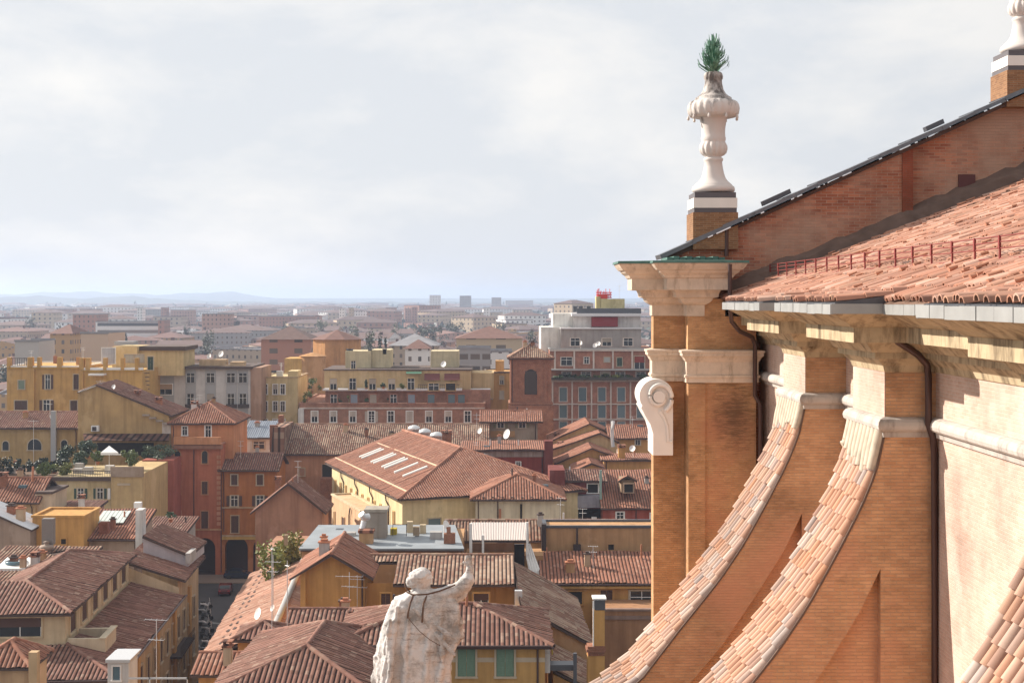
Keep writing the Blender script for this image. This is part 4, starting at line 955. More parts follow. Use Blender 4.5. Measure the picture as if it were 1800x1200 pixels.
# roof terrace with pale parapet
m = MB(); m.obox(fs.O, fs.ex, 5.3, 9.5, 1.6, 2.0, 12.2, 13.5); m.obox(fs.O, fs.ex, 5.3, 5.7, 2.002, 4.6, 12.2, 13.5); m.obox(fs.O, fs.ex, 9.1, 9.5, 2.002, 4.6, 12.6, 13.45); m.obox(fs.O, fs.ex, 5.2, 9.6, 1.5, 2.05, 13.502, 13.6); m.build('terrace_parapet', wmat(.6, .5, .36), t)
# red wall under the near eaves
m = MB(); m.face([q(-.02, .2, 0), q(-.02, 25, 0), q(-.02, 25, 11.3), q(-.02, .2, 11.3)]); m.build('red_rendering', wmat(.34, .085, .06), t)
chimney(pal, 168, 1028, 1040, 128, .5, T_POT, T_POT, False)

b = hpx('tile_roofed_wing', 'wide low tile roof with a round skylight at the left edge behind the attic', 'house', -60, 118, 1026, 129.5, 11, 961, 'sf', CREAM, T_BRN, over=.2)
m = MB(); sk = (ZV(961, 140.5)-ZV(1026, 129.5))/11; sz = lambda y: ZV(1026, 129.5)+sk*(y-129.5)
xa, xb = XU(-2, 134), XU(50, 134); qd = [(xa, 133), (xb, 133), (xb, 136.4), (xa, 136.4)]; m.solid([(x, y, sz(y)) for x, y in qd], [(x, y, sz(y)+.3) for x, y in qd]); m.build('skylight', WHITE, b.root)
m = MB(); c = Vector(((xa+xb)/2, 134.7, sz(134.7)+.28)); m.lathe((c.x, c.y, c.z-.05), [(1., 0), (1., .25), (.75, .3), (.72, .1), (.0, .1)], 20); m.build('skylight_ring', GLASSB, b.root)
chimney(b, 60, 974, 992, 134, .7, WHITEW); 
m = MB(); c = P(82, 958, 139); m.lathe((c.x, c.y, c.z-2.), [(.5, 0), (.5, 1.5), (.62, 1.55), (.7, 1.9), (.6, 2.0), (.25, 2.05), (.25, 2.3), (.35, 2.32), (.1, 2.45)], 16); m.build('round_vent', flat('vent_brown', (.32, .24, .19), .8), b.root)
m = MB(); m.box(XU(72, 139), XU(92, 139), 139.2, 140, ZV(958, 139), ZV(912, 139)); m.build('louvre_stack', flat('louvre_grey', (.22, .19, .17), .7), b.root)
b = hpx('roof_hut', 'small beige hut with red hipped roof in the bottom left corner', 'house', -40, 49, 1166, 95, 4, 1128, 'hip', wmat(.58, .38, .22), T_RED, over=.35, z0=10)
part(b, 'chimney', wmat(.55, .38, .22), (50, 65, 1146, 1230, 94.5, .6))
b = hpx('white_dormer', 'small white boxy dormer with blue-grey door below the palazzo eaves', 'dormer', 189, 226, 1163, 100, 2.5, None, 'flat', WHITEW, ALU, z0=10)
wpx(b, 205, 1182, 13, 24, 'blue', fm=WHITE); part(b, 'roof_cover', ALU, (186, 229, 1158.5, 1161.2, 99.7, 3.1))
part(b, 'terrace_rail', ALU, (226, 330, 1190, 1193, 99, .06), (328, 330, 1190, 1215, 99, .06), (262, 264, 1190, 1215, 99, .06)); antenna(b, 275, 1088, 1205, 99, ((.0, 1.6), (.3, 1.1)))
# ------------------------------------------------------------------ bottom centre cluster
t = empty('street_roof_house', (-22, 137, 0), 'long house with bright orange lit roof falling to the dark street', 'house')
m = MB(); e0, e1, r0, r1 = PZ(436, 1008, 11), PZ(360, 1153, 11), PZ(530, 978, 13.7), PZ(497, 1092, 13.7)
e1 = Vector((-24.6, 119, 11)); e0 = Vector((-26.6, 155, 11)); r0 = Vector((-20.2, 153, 13.6)); r1 = Vector((-18.6, 121, 13.6)); r1 = e1+(r0-e0)
tiles(m, [e1, e0, r0, r1]); tiles(m, [r0, r1, r1+Vector((6.4, 1, -2.6)), r0+Vector((6.4, 1, -2.6))])
m.build('roof', [tilemat('orange_clay_tiles', [(.33, .165, .11), (.44, .25, .175), (.38, .20, .14), (.50, .33, .25)], panw=.14, moss=.4), EDGE], t)
m = MB(); m.solid([(e1.x+.6, e1.y+.4, 0), (r1.x+5, r1.y+.4, 0), (r0.x+5, r0.y-.4, 0), (e0.x+.6, e0.y-.4, 0)], [(e1.x+.6, e1.y+.4, 10.9), (r1.x+5, r1.y+.4, 10.9), (r0.x+5, r0.y-.4, 10.9), (e0.x+.6, e0.y-.4, 10.9)]); m.build('wall', OCHRE, t)
m = MB(); m.tube([r0+Vector((0, 0, .3)), r1+Vector((0, 0, .3))], .3, 6); m.build('zinc_flashing', ZINC, t)
b = Bd(); b.root = t; antenna(b, 480, 975, 1090, 112); antenna(b, 505, 985, 1150, 104, ((.05, .3),)); dish(b, 455, 1078, 119, .5, -.9); dish(b, 480, 1068, 121, .3, -.9)
for k in range(16):
    f0 = k/16; p0 = e1+(e0-e1)*f0; dd = (r1-e1).normalized(); n_ = Vector((-.4, 0, 1)).normalized()
    for j in (1.6, 2.3):
        c0 = p0+dd*j+n_*.12; m = MB(); m.obox((c0.x, c0.y), (0.05, .998), 0, .8, -.12, .12, c0.z, c0.z+.05); m.build('snow_stop', EDGE, t)

b = hpx('yellow_house', 'yellow house with gable and striped tile wing left of the statue head', 'house', 528, 640, 1004, 118, 9, 974, 'gy', YEL, T_RED, over=.8)
m = MB(); m.face([(XU(641, 118), 119.2, 0), (XU(904, 118), 119.2, 0), (XU(904, 118), 119.2, 17.2), (XU(641, 118), 119.2, 17.2)]); m.face([(XU(904, 118), 119.2, 0), (XU(904, 118), 128, 0), (XU(904, 118), 128, 17.2), (XU(904, 118), 119.2, 17.2)]); m.build('wing_wall', YEL, b.root)
m = MB(); x0, xm, x1 = XU(600, 119), XU(692, 119), XU(905, 119)
za, zb, zr = ZV(1005, 119), ZV(1028, 118), ZV(976, 125)
sl = (zr-zb)/7.
tiles(m, [(x0, 118+ (za-zb)/sl, za), (xm, 118+(za-zb)/sl, za), (xm, 125, zr), (x0, 125, zr)]); tiles(m, [(xm+.01, 118, zb), (x1, 118, zb), (x1, 125, zr), (xm+.01, 125, zr)]); tiles(m, [(x0, 132, zb), (x1, 132, zb), (x1, 125, zr), (x0, 125, zr)]); ridge(m, (x0, 125, zr+.06), (x1, 125, zr+.06)); m.build('wing_roof', [T_BRN, EDGE], b.root)
b.Y = 119.2; wpx(b, 680, 1049, 16, 24, 'sh', fm=YEL); wpx(b, 846, 1049, 26, 24, 'half', fm=YEL, sm=SH_BR); dpipe(b, 637, 1010, 1075, 118); antenna(b, 614, 1005, 1075, 116, ((.1, 2.2), (.35, 1.2))); antenna(b, 628, 1010, 1080, 117, ((.1, 1.2), (.3, 1.6)))
part(b, 'buttress_pier', YEL, (528, 537, 1002, 1085, 117.6, .39))
b = hpx('small_tower_house', 'square yellow stair tower with small hipped tile roof in front of the orange roof', 'house', 418, 497, 1119, 104, 3.4, 1094, 'hip', YEL, T_OLD, over=.4)
antenna(b, 478, 960, 1150, 103.4, ((.02, .2),)); dpipe(b, 494, 1122, 1160, 104)
b = hpx('low_tiled_house', 'low striped tile roof tucked between the yellow gable and the stair tower', 'house', 506, 690, 1120, 106, 8, 1071, 'gx', OCHRE, T_OLD)
m = MB(); m.box(XU(612, 107), XU(619, 107), 107.2, 108.4, 15.5, ZV(1075, 107)); m.build('fire_wall', T_RED, b.root)
O = P(372, 1215, 88); W_ = 10.2
b = house('hip_roof_house', 'large striped hip roof at the bottom edge left of the statue', 'house', (O.x, 88), -.05, W_, 16, 16.6, 1.85, 'hip', OCHRE, T_OLD, over=.6, ridge_in=4.6)
b = hpx('little_lean_house', 'little yellow house with two chimneys at the end of the dark street', 'house', 349, 416, 1180, 100, 5, 1148, 'gx', OCHRE, T_RED, over=.5)
chimney(b, 399, 1131, 1155, 100, .55, wmat(.5, .4, .3)); dish(b, 405, 1140, 100.4, .1)
b = hpx('green_shutter_house', 'yellow house with striped hip roof and pale green shutters right of the statue', 'house', 602, 958, 1128, 98, 10, 1062, 'hip', wmat(.56, .33, .12), T_OLD, over=.6)
wpx(b, 820, 1160, 31, 55, 'sh', sm=SH_GL); wpx(b, 888, 1160, 31, 55, 'sh', sm=SH_GL); wpx(b, 660, 1185, 20, 40, 'glass')
part(b, 'string_band', SURR, (602, 958, 1155, 1163, 97.975, .02)); gutterline(b, b.fr, b.w, b.ze-.12, -.75); dpipe(b, 945, 1140, 1210, 98)
m = MB()
for k in range(12): m.box(XU(612+k*30, 98), XU(612+k*30, 98)+.16, 97.5, 98.02, b.ze-.28, b.ze-.12)
m.build('rafter_ends', EDGE, b.root)
# brown roof falling to the right
t = empty('brown_roof_house', (4.5, 116, 0), 'house with large brown roof slope falling towards the yellow chimney pillar', 'house')
m = MB(); tiles(m, [(1.65, 127, 17.5), (1.9, 108.6, 17.5), (7.55, 108.6, 14.5), (7.2, 126, 14.5)]); m.build('roof', [T_BRN, EDGE], t)
m = MB(); m.solid([(1.9, 108.9, 0), (7.3, 108.9, 0), (7., 125.5, 0), (1.8, 125.5, 0)], [(1.9, 108.9, 17.2), (7.3, 108.9, 14.4), (7., 125.5, 14.4), (1.8, 125.5, 17.2)]); m.build('wall', OCHRE2, t)
m = MB(); tiles(m, [(3.9, 108.5, 14.9), (4.1, 100, 14.9), (7.4, 100, 13.2), (7.4, 108.5, 13.2)]); m.build('lean_to_roof', [T_BRN, EDGE], t)
m = MB(); m.solid([(4.1, 100.2, 0), (7.1, 100.2, 0), (7.1, 108.5, 0), (4., 108.5, 0)], [(4.1, 100.2, 14.6), (7.1, 100.2, 13.1), (7.1, 108.5, 13.1), (4., 108.5, 14.6)]); m.build('lean_to_wall', OCHRE, t)
bb = Bd(); bb.root = t
part(bb, 'roof_duct', ALU, (905, 918, 1038, 1072, 112, .5)); part(bb, 'flue', wmat(.6, .45, .1), (970, 972, 1138, 1150, 101, 3.5))
part(bb, 'dormer_wall', WHITEW, (944, 967, 1148, 1182, 98.6, 2)); part(bb, 'vent_box', LEAD, (966, 1012, 1168, 1178, 99, 1.2), (1008, 1014, 1148, 1210, 98.4, .3))
t = empty('chimney_pillar', (XU(1053, 100), 100.5, 0), 'tall slim yellow chimney pillar with dark top and brick collar', 'chimney'); bb = Bd(); bb.root = t
part(bb, 'shaft', YEL, (1043, 1063, 1072, 1136, 100, .8)); part(bb, 'brick_collar', BRICKW, (1033, 1063, 1136, 1141, 99.8, 1.2), (1031, 1065, 1141.2, 1146, 99.7, 1.4), (1034, 1062, 1146.2, 1152, 99.85, 1.1)); part(bb, 'base', YEL, (1033, 1063, 1152.2, 1560, 99.9, 1.1)); part(bb, 'cowl', LEAD, (1045, 1064, 1054, 1071.8, 99.98, .85)); part(bb, 'cap_slab', WHITE, (1042, 1066, 1051, 1053.8, 99.8, 1.2)); part(bb, 'corner_bead', WHITE, (1042, 1044, 1056, 1136, 99.9, .09))
# yellow terrace house right
b = hpx('terrace_house', 'yellow house with wide tile roof and planted terrace beside the church tower', 'house', 958, 1175, 1022, 135, 7, 970, 'sf', YEL, T_RED)
wpx(b, 1066, 1054, 21, 36, 'sh', fm=YEL); wpx(b, 1128, 1055, 42, 34, 'glass', fm=SURR); wpx(b, 1010, 1050, 26, 22, 'void', fm=YEL); gutterline(b, b.fr, b.w, b.ze-.15)
m = MB(); m.box(XU(1050, 130), XU(1175, 130), 130, 134.9, 0, ZV(1073, 130)); m.build('terrace_wall', BROWNW, b.root); part(b, 'terrace_coping', wmat(.3, .2, .16), (1050, 1175, 1070, 1073.5, 129.9, .5), (1048, 1175, 1082, 1088, 129.85, .14))
b.Y = 130; wpx(b, 1110, 1114, 14, 19, 'arch', fm=BROWNW); wpx(b, 1064, 1116, 8, 18, 'arch', fm=BROWNW)
part(b, 'awning_box', wmat(.5, .3, .1), (975, 1150, 1030, 1034, 134.5, .4)); 
b = hpx('ochre_wall_house', 'plain ochre rear wall house above the terrace roof by the church tower', 'house', 957, 1175, 927, 143, 4, None, 'flat', OCHRE2, LEAD)
part(b, 'flue_pipe', IRON, (1013, 1016, 927, 965, 142.6, .2), (1008, 1021, 957, 970, 142.4, .4)); wpx(b, 1074, 961, 10, 10, 'void', fm=OCHRE2); part(b, 'end_pier', IRON, (952, 960, 921, 968, 142.5, .9)); part(b, 'vent_tile', T_POT, (960, 962.5, 962, 985, 137, .2), (1126, 1128.5, 957, 980, 140, .2))
b = hpx('long_tile_roof', 'long narrow pale striped tile roof behind the ochre rear wall', 'house', 788, 1098, 946, 147.2, 6, 915, 'gx', CREAM, T_BRN)
dish(b, 792, 940, 146, .5)
# flat zinc roof
b = hpx('flat_zinc_house', 'ochre house with flat pale grey metal roof carrying a big chimney block', 'house', 530, 812, 966, 136, 13, None, 'terrace', OCHRE2)
m = MB(); m.solid([(XU(526, 136), 135.7, 17.0), (XU(816, 136), 135.7, 17.0), (XU(800, 149), 149, 17.0), (XU(560, 149), 149, 17.0)], [(XU(526, 136), 135.7, 17.2), (XU(816, 136), 135.7, 17.2), (XU(800, 149), 149, 17.35), (XU(560, 149), 149, 17.35)]); m.build('metal_roof', flat('pale_zinc_roof', (.27, .295, .315), .6, .1, .3, .5), b.root)
part(b, 'eaves_shade_strip', EDGE, (528, 815, 966.5, 969, 135.6, .09))  # dark strip standing in for the shade under the metal roof's eaves
m = MB(); m.solid([(XU(642, 141), 141, 17.2), (XU(679, 141), 141, 17.2), (XU(679, 141), 143.2, 17.2), (XU(642, 141), 143.2, 17.2)], [(XU(643, 141), 141, ZV(900, 141)), (XU(678, 141), 141, ZV(900, 141)), (XU(678, 141), 143.2, ZV(900, 141)), (XU(643, 141), 143.2, ZV(900, 141))]); ch = m.build('chimney_block', wmat(.36, .31, .26), b.root)
part(b, 'chimney_slab', wmat(.4, .36, .3), (640, 681, 895, 899.9, 140.8, 2.6))
part(b, 'red_capped_chimney', OCHRE2, (631, 655, 937, 957, 138, 1.2)); part(b, 'red_cap', T_RED, (629, 657, 932, 936.8, 137.9, 1.5)); part(b, 'stub_chimney', wmat(.4, .3, .2), (499+0, 505, 940, 958, 137.5, .5), (726, 737, 926, 941, 142, .6)); part(b, 'roof_hatch', LEAD, (523+50, 587, 953, 956, 138, .8), (590, 603, 930, 934, 146, .8))
part(b, 'railing', IRON, (690, 691, 922, 942, 141, .05), (714, 715, 920, 942, 141, .05), (690, 716, 921, 922, 141, .05)); part(b, 'water_tank', wmat(.5, .38, .04), (686, 697, 929, 940, 143, 1.)); part(b, 'brick_stack', BRICKW, (780, 800, 938, 955, 138, .9), (785, 792, 927, 937.8, 138.1, .6)); dish(b, 783, 922, 138.6, .45, .9)
m = MB(); m.tube([P(648, 908, 139.5), P(640, 908, 139.2), P(635, 903, 139)], .35, 8); m.tube([P(640, 915, 139.6), P(636, 932, 139.4)], .28, 8); m.build('metal_flue', ALU, b.root)
# glazed pergola with white posts
t = empty('glazed_pergola', (XU(878, 139), 141, 14), 'white framed roof pergola with translucent ribbed canopy behind the statue hand', 'pergola'); bb = Bd(); bb.root = t
m = MB(); za, zb = ZV(949, 138), ZV(918, 144); n = 34; xa, xb = XU(826, 138), XU(928, 138)
for k in range(n):
    x0, x1 = xa+(xb-xa)*k/n, xa+(xb-xa)*(k+1)/n; xm = (x0+x1)/2
    m.face([(x0, 138, za), (xm, 138, za+.06), (xm, 144, zb+.06), (x0, 144, zb)]); m.face([(xm, 138, za+.06), (x1, 138, za), (x1, 144, zb), (xm, 144, zb+.06)])
m.build('canopy', flat('milky_sheet', (.55, .48, .44), .5), t)
part(bb, 'post', WHITE, (825, 830, 920, 975, 137.8, .3)); part(bb, 'post', WHITE, (847, 851, 940, 975, 137.8, .3)); part(bb, 'post', WHITE, (925, 929, 918, 975, 137.8, .3)); part(bb, 'beam', IRON, (826, 928, 950, 953, 137.9, .2)); part(bb, 'back_wall', wmat(.34, .22, .15), (826, 904, 953.5, 1020, 142, .3)); part(bb, 'dark_screen', GLASS, (904, 922, 956, 1030, 139.5, .2)); part(bb, 'base_wall', OCHRE2, (820, 955, 976, 1400, 139.8, 4))
m = MB(); rr = random.Random(3)
for k in range(4): m.tube([P(925+k*2, 955, 138.5), P(927+k*4, 980, 138+.2*k), P(932+k*5, 1002, 137.6), P(936+k*4, 1022, 137.4)], [.07, .13, .17, .15], 6)
m.build('white_sheeting', WHITE, t)
# ------------------------------------------------------------------ centre: long lit hall
an = atan2(.33, .944); O = (-11.7, 179.6)
t = house('long_hall', 'long hall with bright orange roof, five paired skylights and sunlit yellow side wall', 'hall', O, an, 24., 40, 16, 0.2, 'terrace', wmat(.72, .58, .34))
fr = t.fr; q = fr.p; m = MB()
A, B_ = (12.4, 14.5, 20.3), (11.8, 42, 20.3)
tiles(m, [q(-.7, -.7, 15.75), q(-.7, 42, 15.75), q(*B_), q(*A)], .3, .05); tiles(m, [q(-.7, -.7, 15.75), q(25, -.7, 15.75), q(*A)], .34); tiles(m, [q(25, -.7, 15.75), q(*A), q(*B_), q(25, 42, 15.75)], .34)
up = Vector((0, 0, .08)); ridge(m, q(*A)+up, q(*B_)+up, .25); ridge(m, q(-.7, -.7, 15.8), q(*A)+up, .2); ridge(m, q(25, -.7, 15.8), q(*A)+up, .22)
m.build('roof', [T_RED, EDGE], t.root)
# two pale courses along the lit slope and the five skylights
s_ = (20.3-15.75)/13.1; n_ = Vector((-fr.ex[0]*s_, -fr.ex[1]*s_, 1)).normalized()
m = MB()
for x in (1.0, 7.3): a_, b_ = q(x, 1.2 if x < 2 else 8.8, 15.75+s_*(x+.7)), q(x, 41.9, 15.75+s_*(x+.7)); m.tube([a_+n_*.15, b_+n_*.15], .13, 5)
m.build('pale_course', flat('pale_tile_course', (.62, .42, .28), .9), t.root)
for k, y in enumerate((10.2, 14.6, 19.8, 26., 33.)):
    m = MB()
    for dy in ((0, 1.5) if k > 1 else (0,)):
        for xx in (3.0,):
            a_, b_ = q(xx, y+dy, 15.75+s_*(xx+.7))+n_*.2, q(xx+3.4, y+dy, 15.75+s_*(xx+4.1))+n_*.2
            m.tube([a_, b_], .24, 4)
    m.build('skylight', flat('skylight_frame', (.75, .74, .7), .5), t.root)
fl = Fr((q(0, 40, 0).x, q(0, 40, 0).y), fr.a-pi/2)
for k in range(11):
    m = MB(); s0 = 2.6+k*3.35; win(t.root, fl, s0, 11.4, .75, 4.4, 'sh', fm=wmat(.6, .42, .2), sm=flat('ochre_board', (.42, .24, .09), .9))
for k in range(4):
    s0 = 7.+k*8.6; m = MB(); m.tube([fl.p(s0, -.3, 15.6), fl.p(s0, -.2, 14.6), fl.p(s0+1.2, -.15, 14.0), fl.p(s0+1.2, -.15, 6)], .1, 6); m.build('downpipe', PIPE, t.root)
for s0, z in ((4.2, 12.1), (13.2, 12.4)): win(t.root, fr, s0, z, 1.6, 1.9, 'blue', fm=wmat(.5, .42, .3))
for (u, v, Y, w) in ((728, 752, 220, 1.), (747, 758, 217, 1.), (768, 764, 212, 1.1)):
    c = P(u, v, Y); m = MB(); m.lathe((c.x, c.y, c.z-.8), [(w*.8, 0), (w*.8, .5), (w, .6), (w*.85, 1.), (w*.3, 1.25)], 14); m.build('roof_cowl', ALU, t.root)
chimney(t, 785, 759, 776, 207, 1.3)
b = hpx('cream_wing', 'cream wing of the long hall under its own low red hip with a dark slit', 'house', 836, 985, 873, 177, 12, 834, 'hip', wmat(.72, .63, .47), T_RED, over=.7)
wpx(b, 916, 900, 4, 30, 'void', fm=CREAM); part(b, 'corbel', EDGE, *[(848+k*17, 851+k*17, 873, 878, 176.5, .5) for k in range(8)]); dpipe(b, 875, 855, 915, 177); part(b, 'panel', T_POT, (877, 881, 894, 915, 176.9, .09))
# small sunlit annex
O2 = fr.p(-3.2, 26, 0); b = house('sunlit_annex', 'low sunlit peach annex wall with parapet left of the long hall', 'house', (O2.x, O2.y), fr.a-pi/2, 17, 3, 13, 0, 'flat', wmat(.66, .44, .27), CREAM)
win(b.root, b.fr, 7.4, 9.6, 1.5, 2.6, 'sh', fm=wmat(.6, .42, .25)); win(b.root, b.fr, 2.0, 9.4, .7, 3, 'sh', fm=wmat(.6, .42, .25), sm=flat('ochre_board', (.42, .24, .09), .9)); b.Y = 190
b.fr and None
m = MB(); m.tube([b.fr.p(12, -.2, 12.8), b.fr.p(11.4, -.2, 11.8), b.fr.p(11.4, -.2, 4)], .1, 6); m.build('downpipe', PIPE, b.root)
# ------------------------------------------------------------------ right of centre
b = hpx('dark_red_house', 'dark red rendered house with flaking band behind the long hall roof', 'house', 815, 965, 790, 215, 9, 775, 'sf', REDW, T_RED)
wpx(b, 911, 816, 8, 9, 'glass', fm=WHITE); part(b, 'flaking_band', wmat(.42, .33, .29, .8), (840, 955, 791, 803, 214.9, .09)); part(b, 'chimney_shaft', wmat(.2, .055, .045), (957, 972, 775, 900, 214, 2)); dpipe(b, 953, 805, 850, 215)
b = hpx('shuttered_loft', 'small loft house with shallow tile roof and olive shutters before the campanile', 'house', 852, 945, 738, 235, 8, 722, 'gx', wmat(.34, .27, .2), T_RED, over=.9)
wrow(b, [880, 918], 745, 12, 13, 'open', sm=flat('olive_shutter', (.2, .19, .11), .8), fm=SURR); part(b, 'timber_panel', wmat(.42, .24, .1), (862, 905, 757, 768, 234.9, .08)); dish(b, 892, 763, 228, .8, -.9); dish(b, 844, 757, 230, .5, -.8); antenna(b, 838, 725, 768, 231); part(b, 'gable_end', CREAM, (848, 851.9, 741, 900, 235, 7.9))
b = hpx('campanile', 'square brick bell tower with arched louvred opening and tiled cap', 'bell tower', 897, 969, 627, 250, 7.2, 606, 'hip', BRICKW, T_BRN, over=.5)
wpx(b, 933, 671, 22, 44, 'arch', fm=BRICKW); part(b, 'belfry_louvre', flat('louvre_board', (.06, .045, .04), .9), (923, 943, 652, 692, 249.92, .04))
part(b, 'brick_frame', BRICKW, (906, 910, 634, 706, 249.8, .19), (957, 961, 634, 706, 249.8, .19), (910.1, 956.9, 634, 638, 249.8, .19)); part(b, 'cornice', BRICKW, (893, 973, 628, 631, 249.5, 8), (895, 971, 631.2, 633.5, 249.7, 7.8), (894, 972, 708, 711, 249.6, 7.8)); part(b, 'lower_stage', BRICKW, (893, 973, 712, 900, 249.4, .58)); part(b, 'iron_cross', IRON, (932.4, 933.6, 596, 607, 253.5, .1))
b = hpx('office_tower', 'tall brick apartment block with pale concrete grid, white setback floors and red roof aerials', 'apartment block', 966, 1160, 614, 290, 24, None, 'flat', brick('red_office_brick', (.47, .20, .135), (.41, .17, .115), (.45, .28, .2)), ZINC)
grid = wmat(.68, .58, .51, .2)
part(b, 'concrete_grid', grid, *[(u, u+3, 617, 649, 289.7, .29) for u in (974, 1008, 1042, 1076, 1110, 1143)], *[(u, u+2.6, 671, 760, 289.7, .29) for u in (970, 1004.5, 1038.5, 1072.5, 1107, 1141)], (966, 1160, 668, 670.9, 289.6, .39), (966, 1160, 709, 711, 289.65, .34), (966, 1160, 736, 738, 289.65, .34), (966, 1160, 614.5, 617, 289.6, .39))
part(b, 'balcony_slab', ZINC, (966, 1160, 648.5, 651, 288.2, 1.78)); part(b, 'planter', flat('dark_planter', (.08, .07, .06), .9), (966, 1160, 663, 668, 288.4, .8))
wrow(b, [990, 1024, 1058, 1092, 1126, 1150], 693, 13, 24, 'blue', fm=grid); wrow(b, [990, 1024, 1058, 1092, 1126, 1150], 723, 13, 22, 'blue', fm=grid); wrow(b, [990, 1024, 1058, 1092], 748, 13, 14, 'blue', fm=grid)
wpx(b, 996, 635, 20, 14, 'glass', fm=grid); wpx(b, 1031, 633, 9, 11, 'glass', fm=grid); wpx(b, 1067, 632, 10, 8, 'blind', sm=ZINC); wpx(b, 1089, 636, 9, 15, 'sh', sm=SH_GR); wpx(b, 1124, 637, 18, 22, 'half', sm=REDW)
wrow(b, [996, 1030, 1064, 1090, 1126], 658, 16, 9, 'glass', fm=grid)
up = part(b, 'upper_storey', wmat(.40, .37, .35), (986, 1127, 578, 613.5, 294, 16)); part(b, 'white_wing', wmat(.75, .73, .68), (951, 986.8, 575, 760, 296, 14), (972, 1008, 551, 574.8, 298, 10))
b.Y = 294; wrow(b, [1009, 1064, 1101], 600, 16, 13, 'glass', fm=grid); 
part(b, 'penthouse_wall', wmat(.62, .58, .55), (1008, 1126, 556, 577.5, 297, 10)); part(b, 'roof_slab', flat('white_concrete', (.68, .67, .68), .7), (1005, 1127, 551, 555.8, 295.5, 13), (985, 1129, 576, 578.2, 293.6, 4)); part(b, 'red_awning', flat('red_awning_cloth', (.24, .03, .035), .8), (1040, 1086, 557, 574, 296.2, .7)); part(b, 'roof_parapet', LEAD, (1014, 1127, 542, 550.8, 297, .6))
part(b, 'plant_room', wmat(.60, .52, .28), (1056, 1098, 525, 541.8, 299, 6)); part(b, 'plant_room', wmat(.5, .42, .2), (1048, 1055.5, 521, 541.8, 299, 3))
m = MB(); rr = random.Random(5)
for k in range(15): x = XU(1050+k*1.7, 300); z = ZV(524, 300); m.tube([(x, 300+rr.uniform(0, 2), z), (x, 300.5, z+rr.uniform(.8, 2.1))], .07, 4)
for z in (.15, .7, 1.2): m.tube([(XU(1048, 300), 300, ZV(524, 300)+z), (XU(1076, 300), 301, ZV(524, 300)+z)], .11, 4)
m.box(XU(1051, 300), XU(1068, 300), 300, 301.5, ZV(525, 300), ZV(517, 300)); m.build('aerial_cluster', flat('aerial_red', (.62, .05, .04), .6), b.root)
antenna(b, 1089, 500, 524, 300, ((.1, .6), (.4, .6))); 
for u in (1011, 1021, 1035): chimney(b, u, 537, 543, 300, .8, LEAD, LEAD, False)
for u, v in ((1020, 603), (1046, 607), (1052, 604)): dish(b, u, v, 291, .5)
# stepped gabled houses with sunlit left slopes
for i, (u0, ua, u1, ve, va, vb, Y, lab) in enumerate(((968, 1036, 1072, 776, 745, 762, 232, 'top sunlit gabled house of the stepped row below the brick office block'), (966, 1055, 1085, 792, 762, 778, 226, 'second gabled house down in the stepped sunlit row'), (978, 1040, 1078, 815, 788, 802, 218, 'third gabled house down in the stepped sunlit row'), (1010, 1040, 1060, 828, 815, 822, 210, 'lowest little gable of the stepped sunlit row'))):
    t = empty('stepped_house', (XU((u0+u1)/2, Y), Y+5, 0), lab, 'house'); x0, xa, x1 = XU(u0, Y), XU(ua, Y), XU(u1, Y); z0, za, z1 = ZV(ve, Y), ZV(va, Y), ZV(vb, Y)
    m = MB(); m.prism_xz([(x0, 0), (x1, 0), (x1, z1), (xa, za), (x0, z0)], Y, Y+11); m.build('wall', (wmat(.60, .40, .18), wmat(.58, .40, .22), OCHRE, YEL)[i], t)
    m = MB(); tiles(m, [(x0-.3, Y-.4, z0), (x0-.3, Y+11, z0), (xa, Y+11, za+.1), (xa, Y-.4, za+.1)]); tiles(m, [(x1+.3, Y-.4, z1), (x1+.3, Y+11, z1), (xa, Y+11, za+.1), (xa, Y-.4, za+.1)]); m.build('roof', [T_RED, EDGE], t)
    bb = Bd(); bb.root = t
    if i < 3: chimney(bb, u0+10+i*9, ve-14, ve-4, Y+3, .8)
b = hpx('yellow_terrace_house', 'ochre house with long pale tile roof right of the stepped gables', 'house', 1074, 1165, 768, 228, 8, 748, 'gx', OCHRE, T_RED)
wpx(b, 1121, 775, 9, 13, 'glass'); dish(b, 1089, 792, 216, .5); dish(b, 1112, 788, 216, .5); antenna(b, 1077, 738, 775, 222, ((.1, .5),))
b = hpx('small_ochre_house', 'small ochre house with flat tile strip and chimney above the dormer roof', 'house', 1062, 1165, 808, 214, 6, 797, 'sf', OCHRE, T_RED); chimney(b, 1093, 784, 800, 215, 1.0, YEL)
m = MB(); m.tube([P(1078, 740, 215), P(1076, 762, 215), P(1078, 785, 215)], .3, 7); m.build('steel_flue', ALU, b.root)
b = hpx('dormer_house', 'red house with big tiled roof and one gabled dormer by the church tower', 'house', 1060, 1175, 892, 185, 11, 826, 'sf', wmat(.38, .10, .07), T_RED, over=.3)
part(b, 'dormer', wmat(.34, .24, .16), (1092, 1115, 843, 865, 186.5, 4))
m = MB(); c = P(1103, 836, 186); tiles(m, [P(1087, 846, 186), P(1087, 844, 191), P(1103, 835, 191), P(1103, 837, 186)]); tiles(m, [P(1120, 846, 186), P(1120, 844, 191), P(1103, 835, 191), P(1103, 837, 186)]); m.build('dormer_roof', [T_RED, EDGE], b.root)
b.Y = 186.5; wpx(b, 1103, 855, 15, 14, 'void', fm=wmat(.4, .28, .2)); b.Y = 185; wpx(b, 1090, 908, 13, 16, 'glass', fm=WHITE); wpx(b, 1150, 912, 13, 20, 'glass', fm=WHITE); dpipe(b, 1118, 895, 920, 185)
b = hpx('loggia_house', 'dark red loggia house with grey balcony wall squeezed beside the dormer roof', 'house', 992, 1060, 843, 189, 8, 826, 'gx', wmat(.24, .05, .05), T_OLD, over=.6)
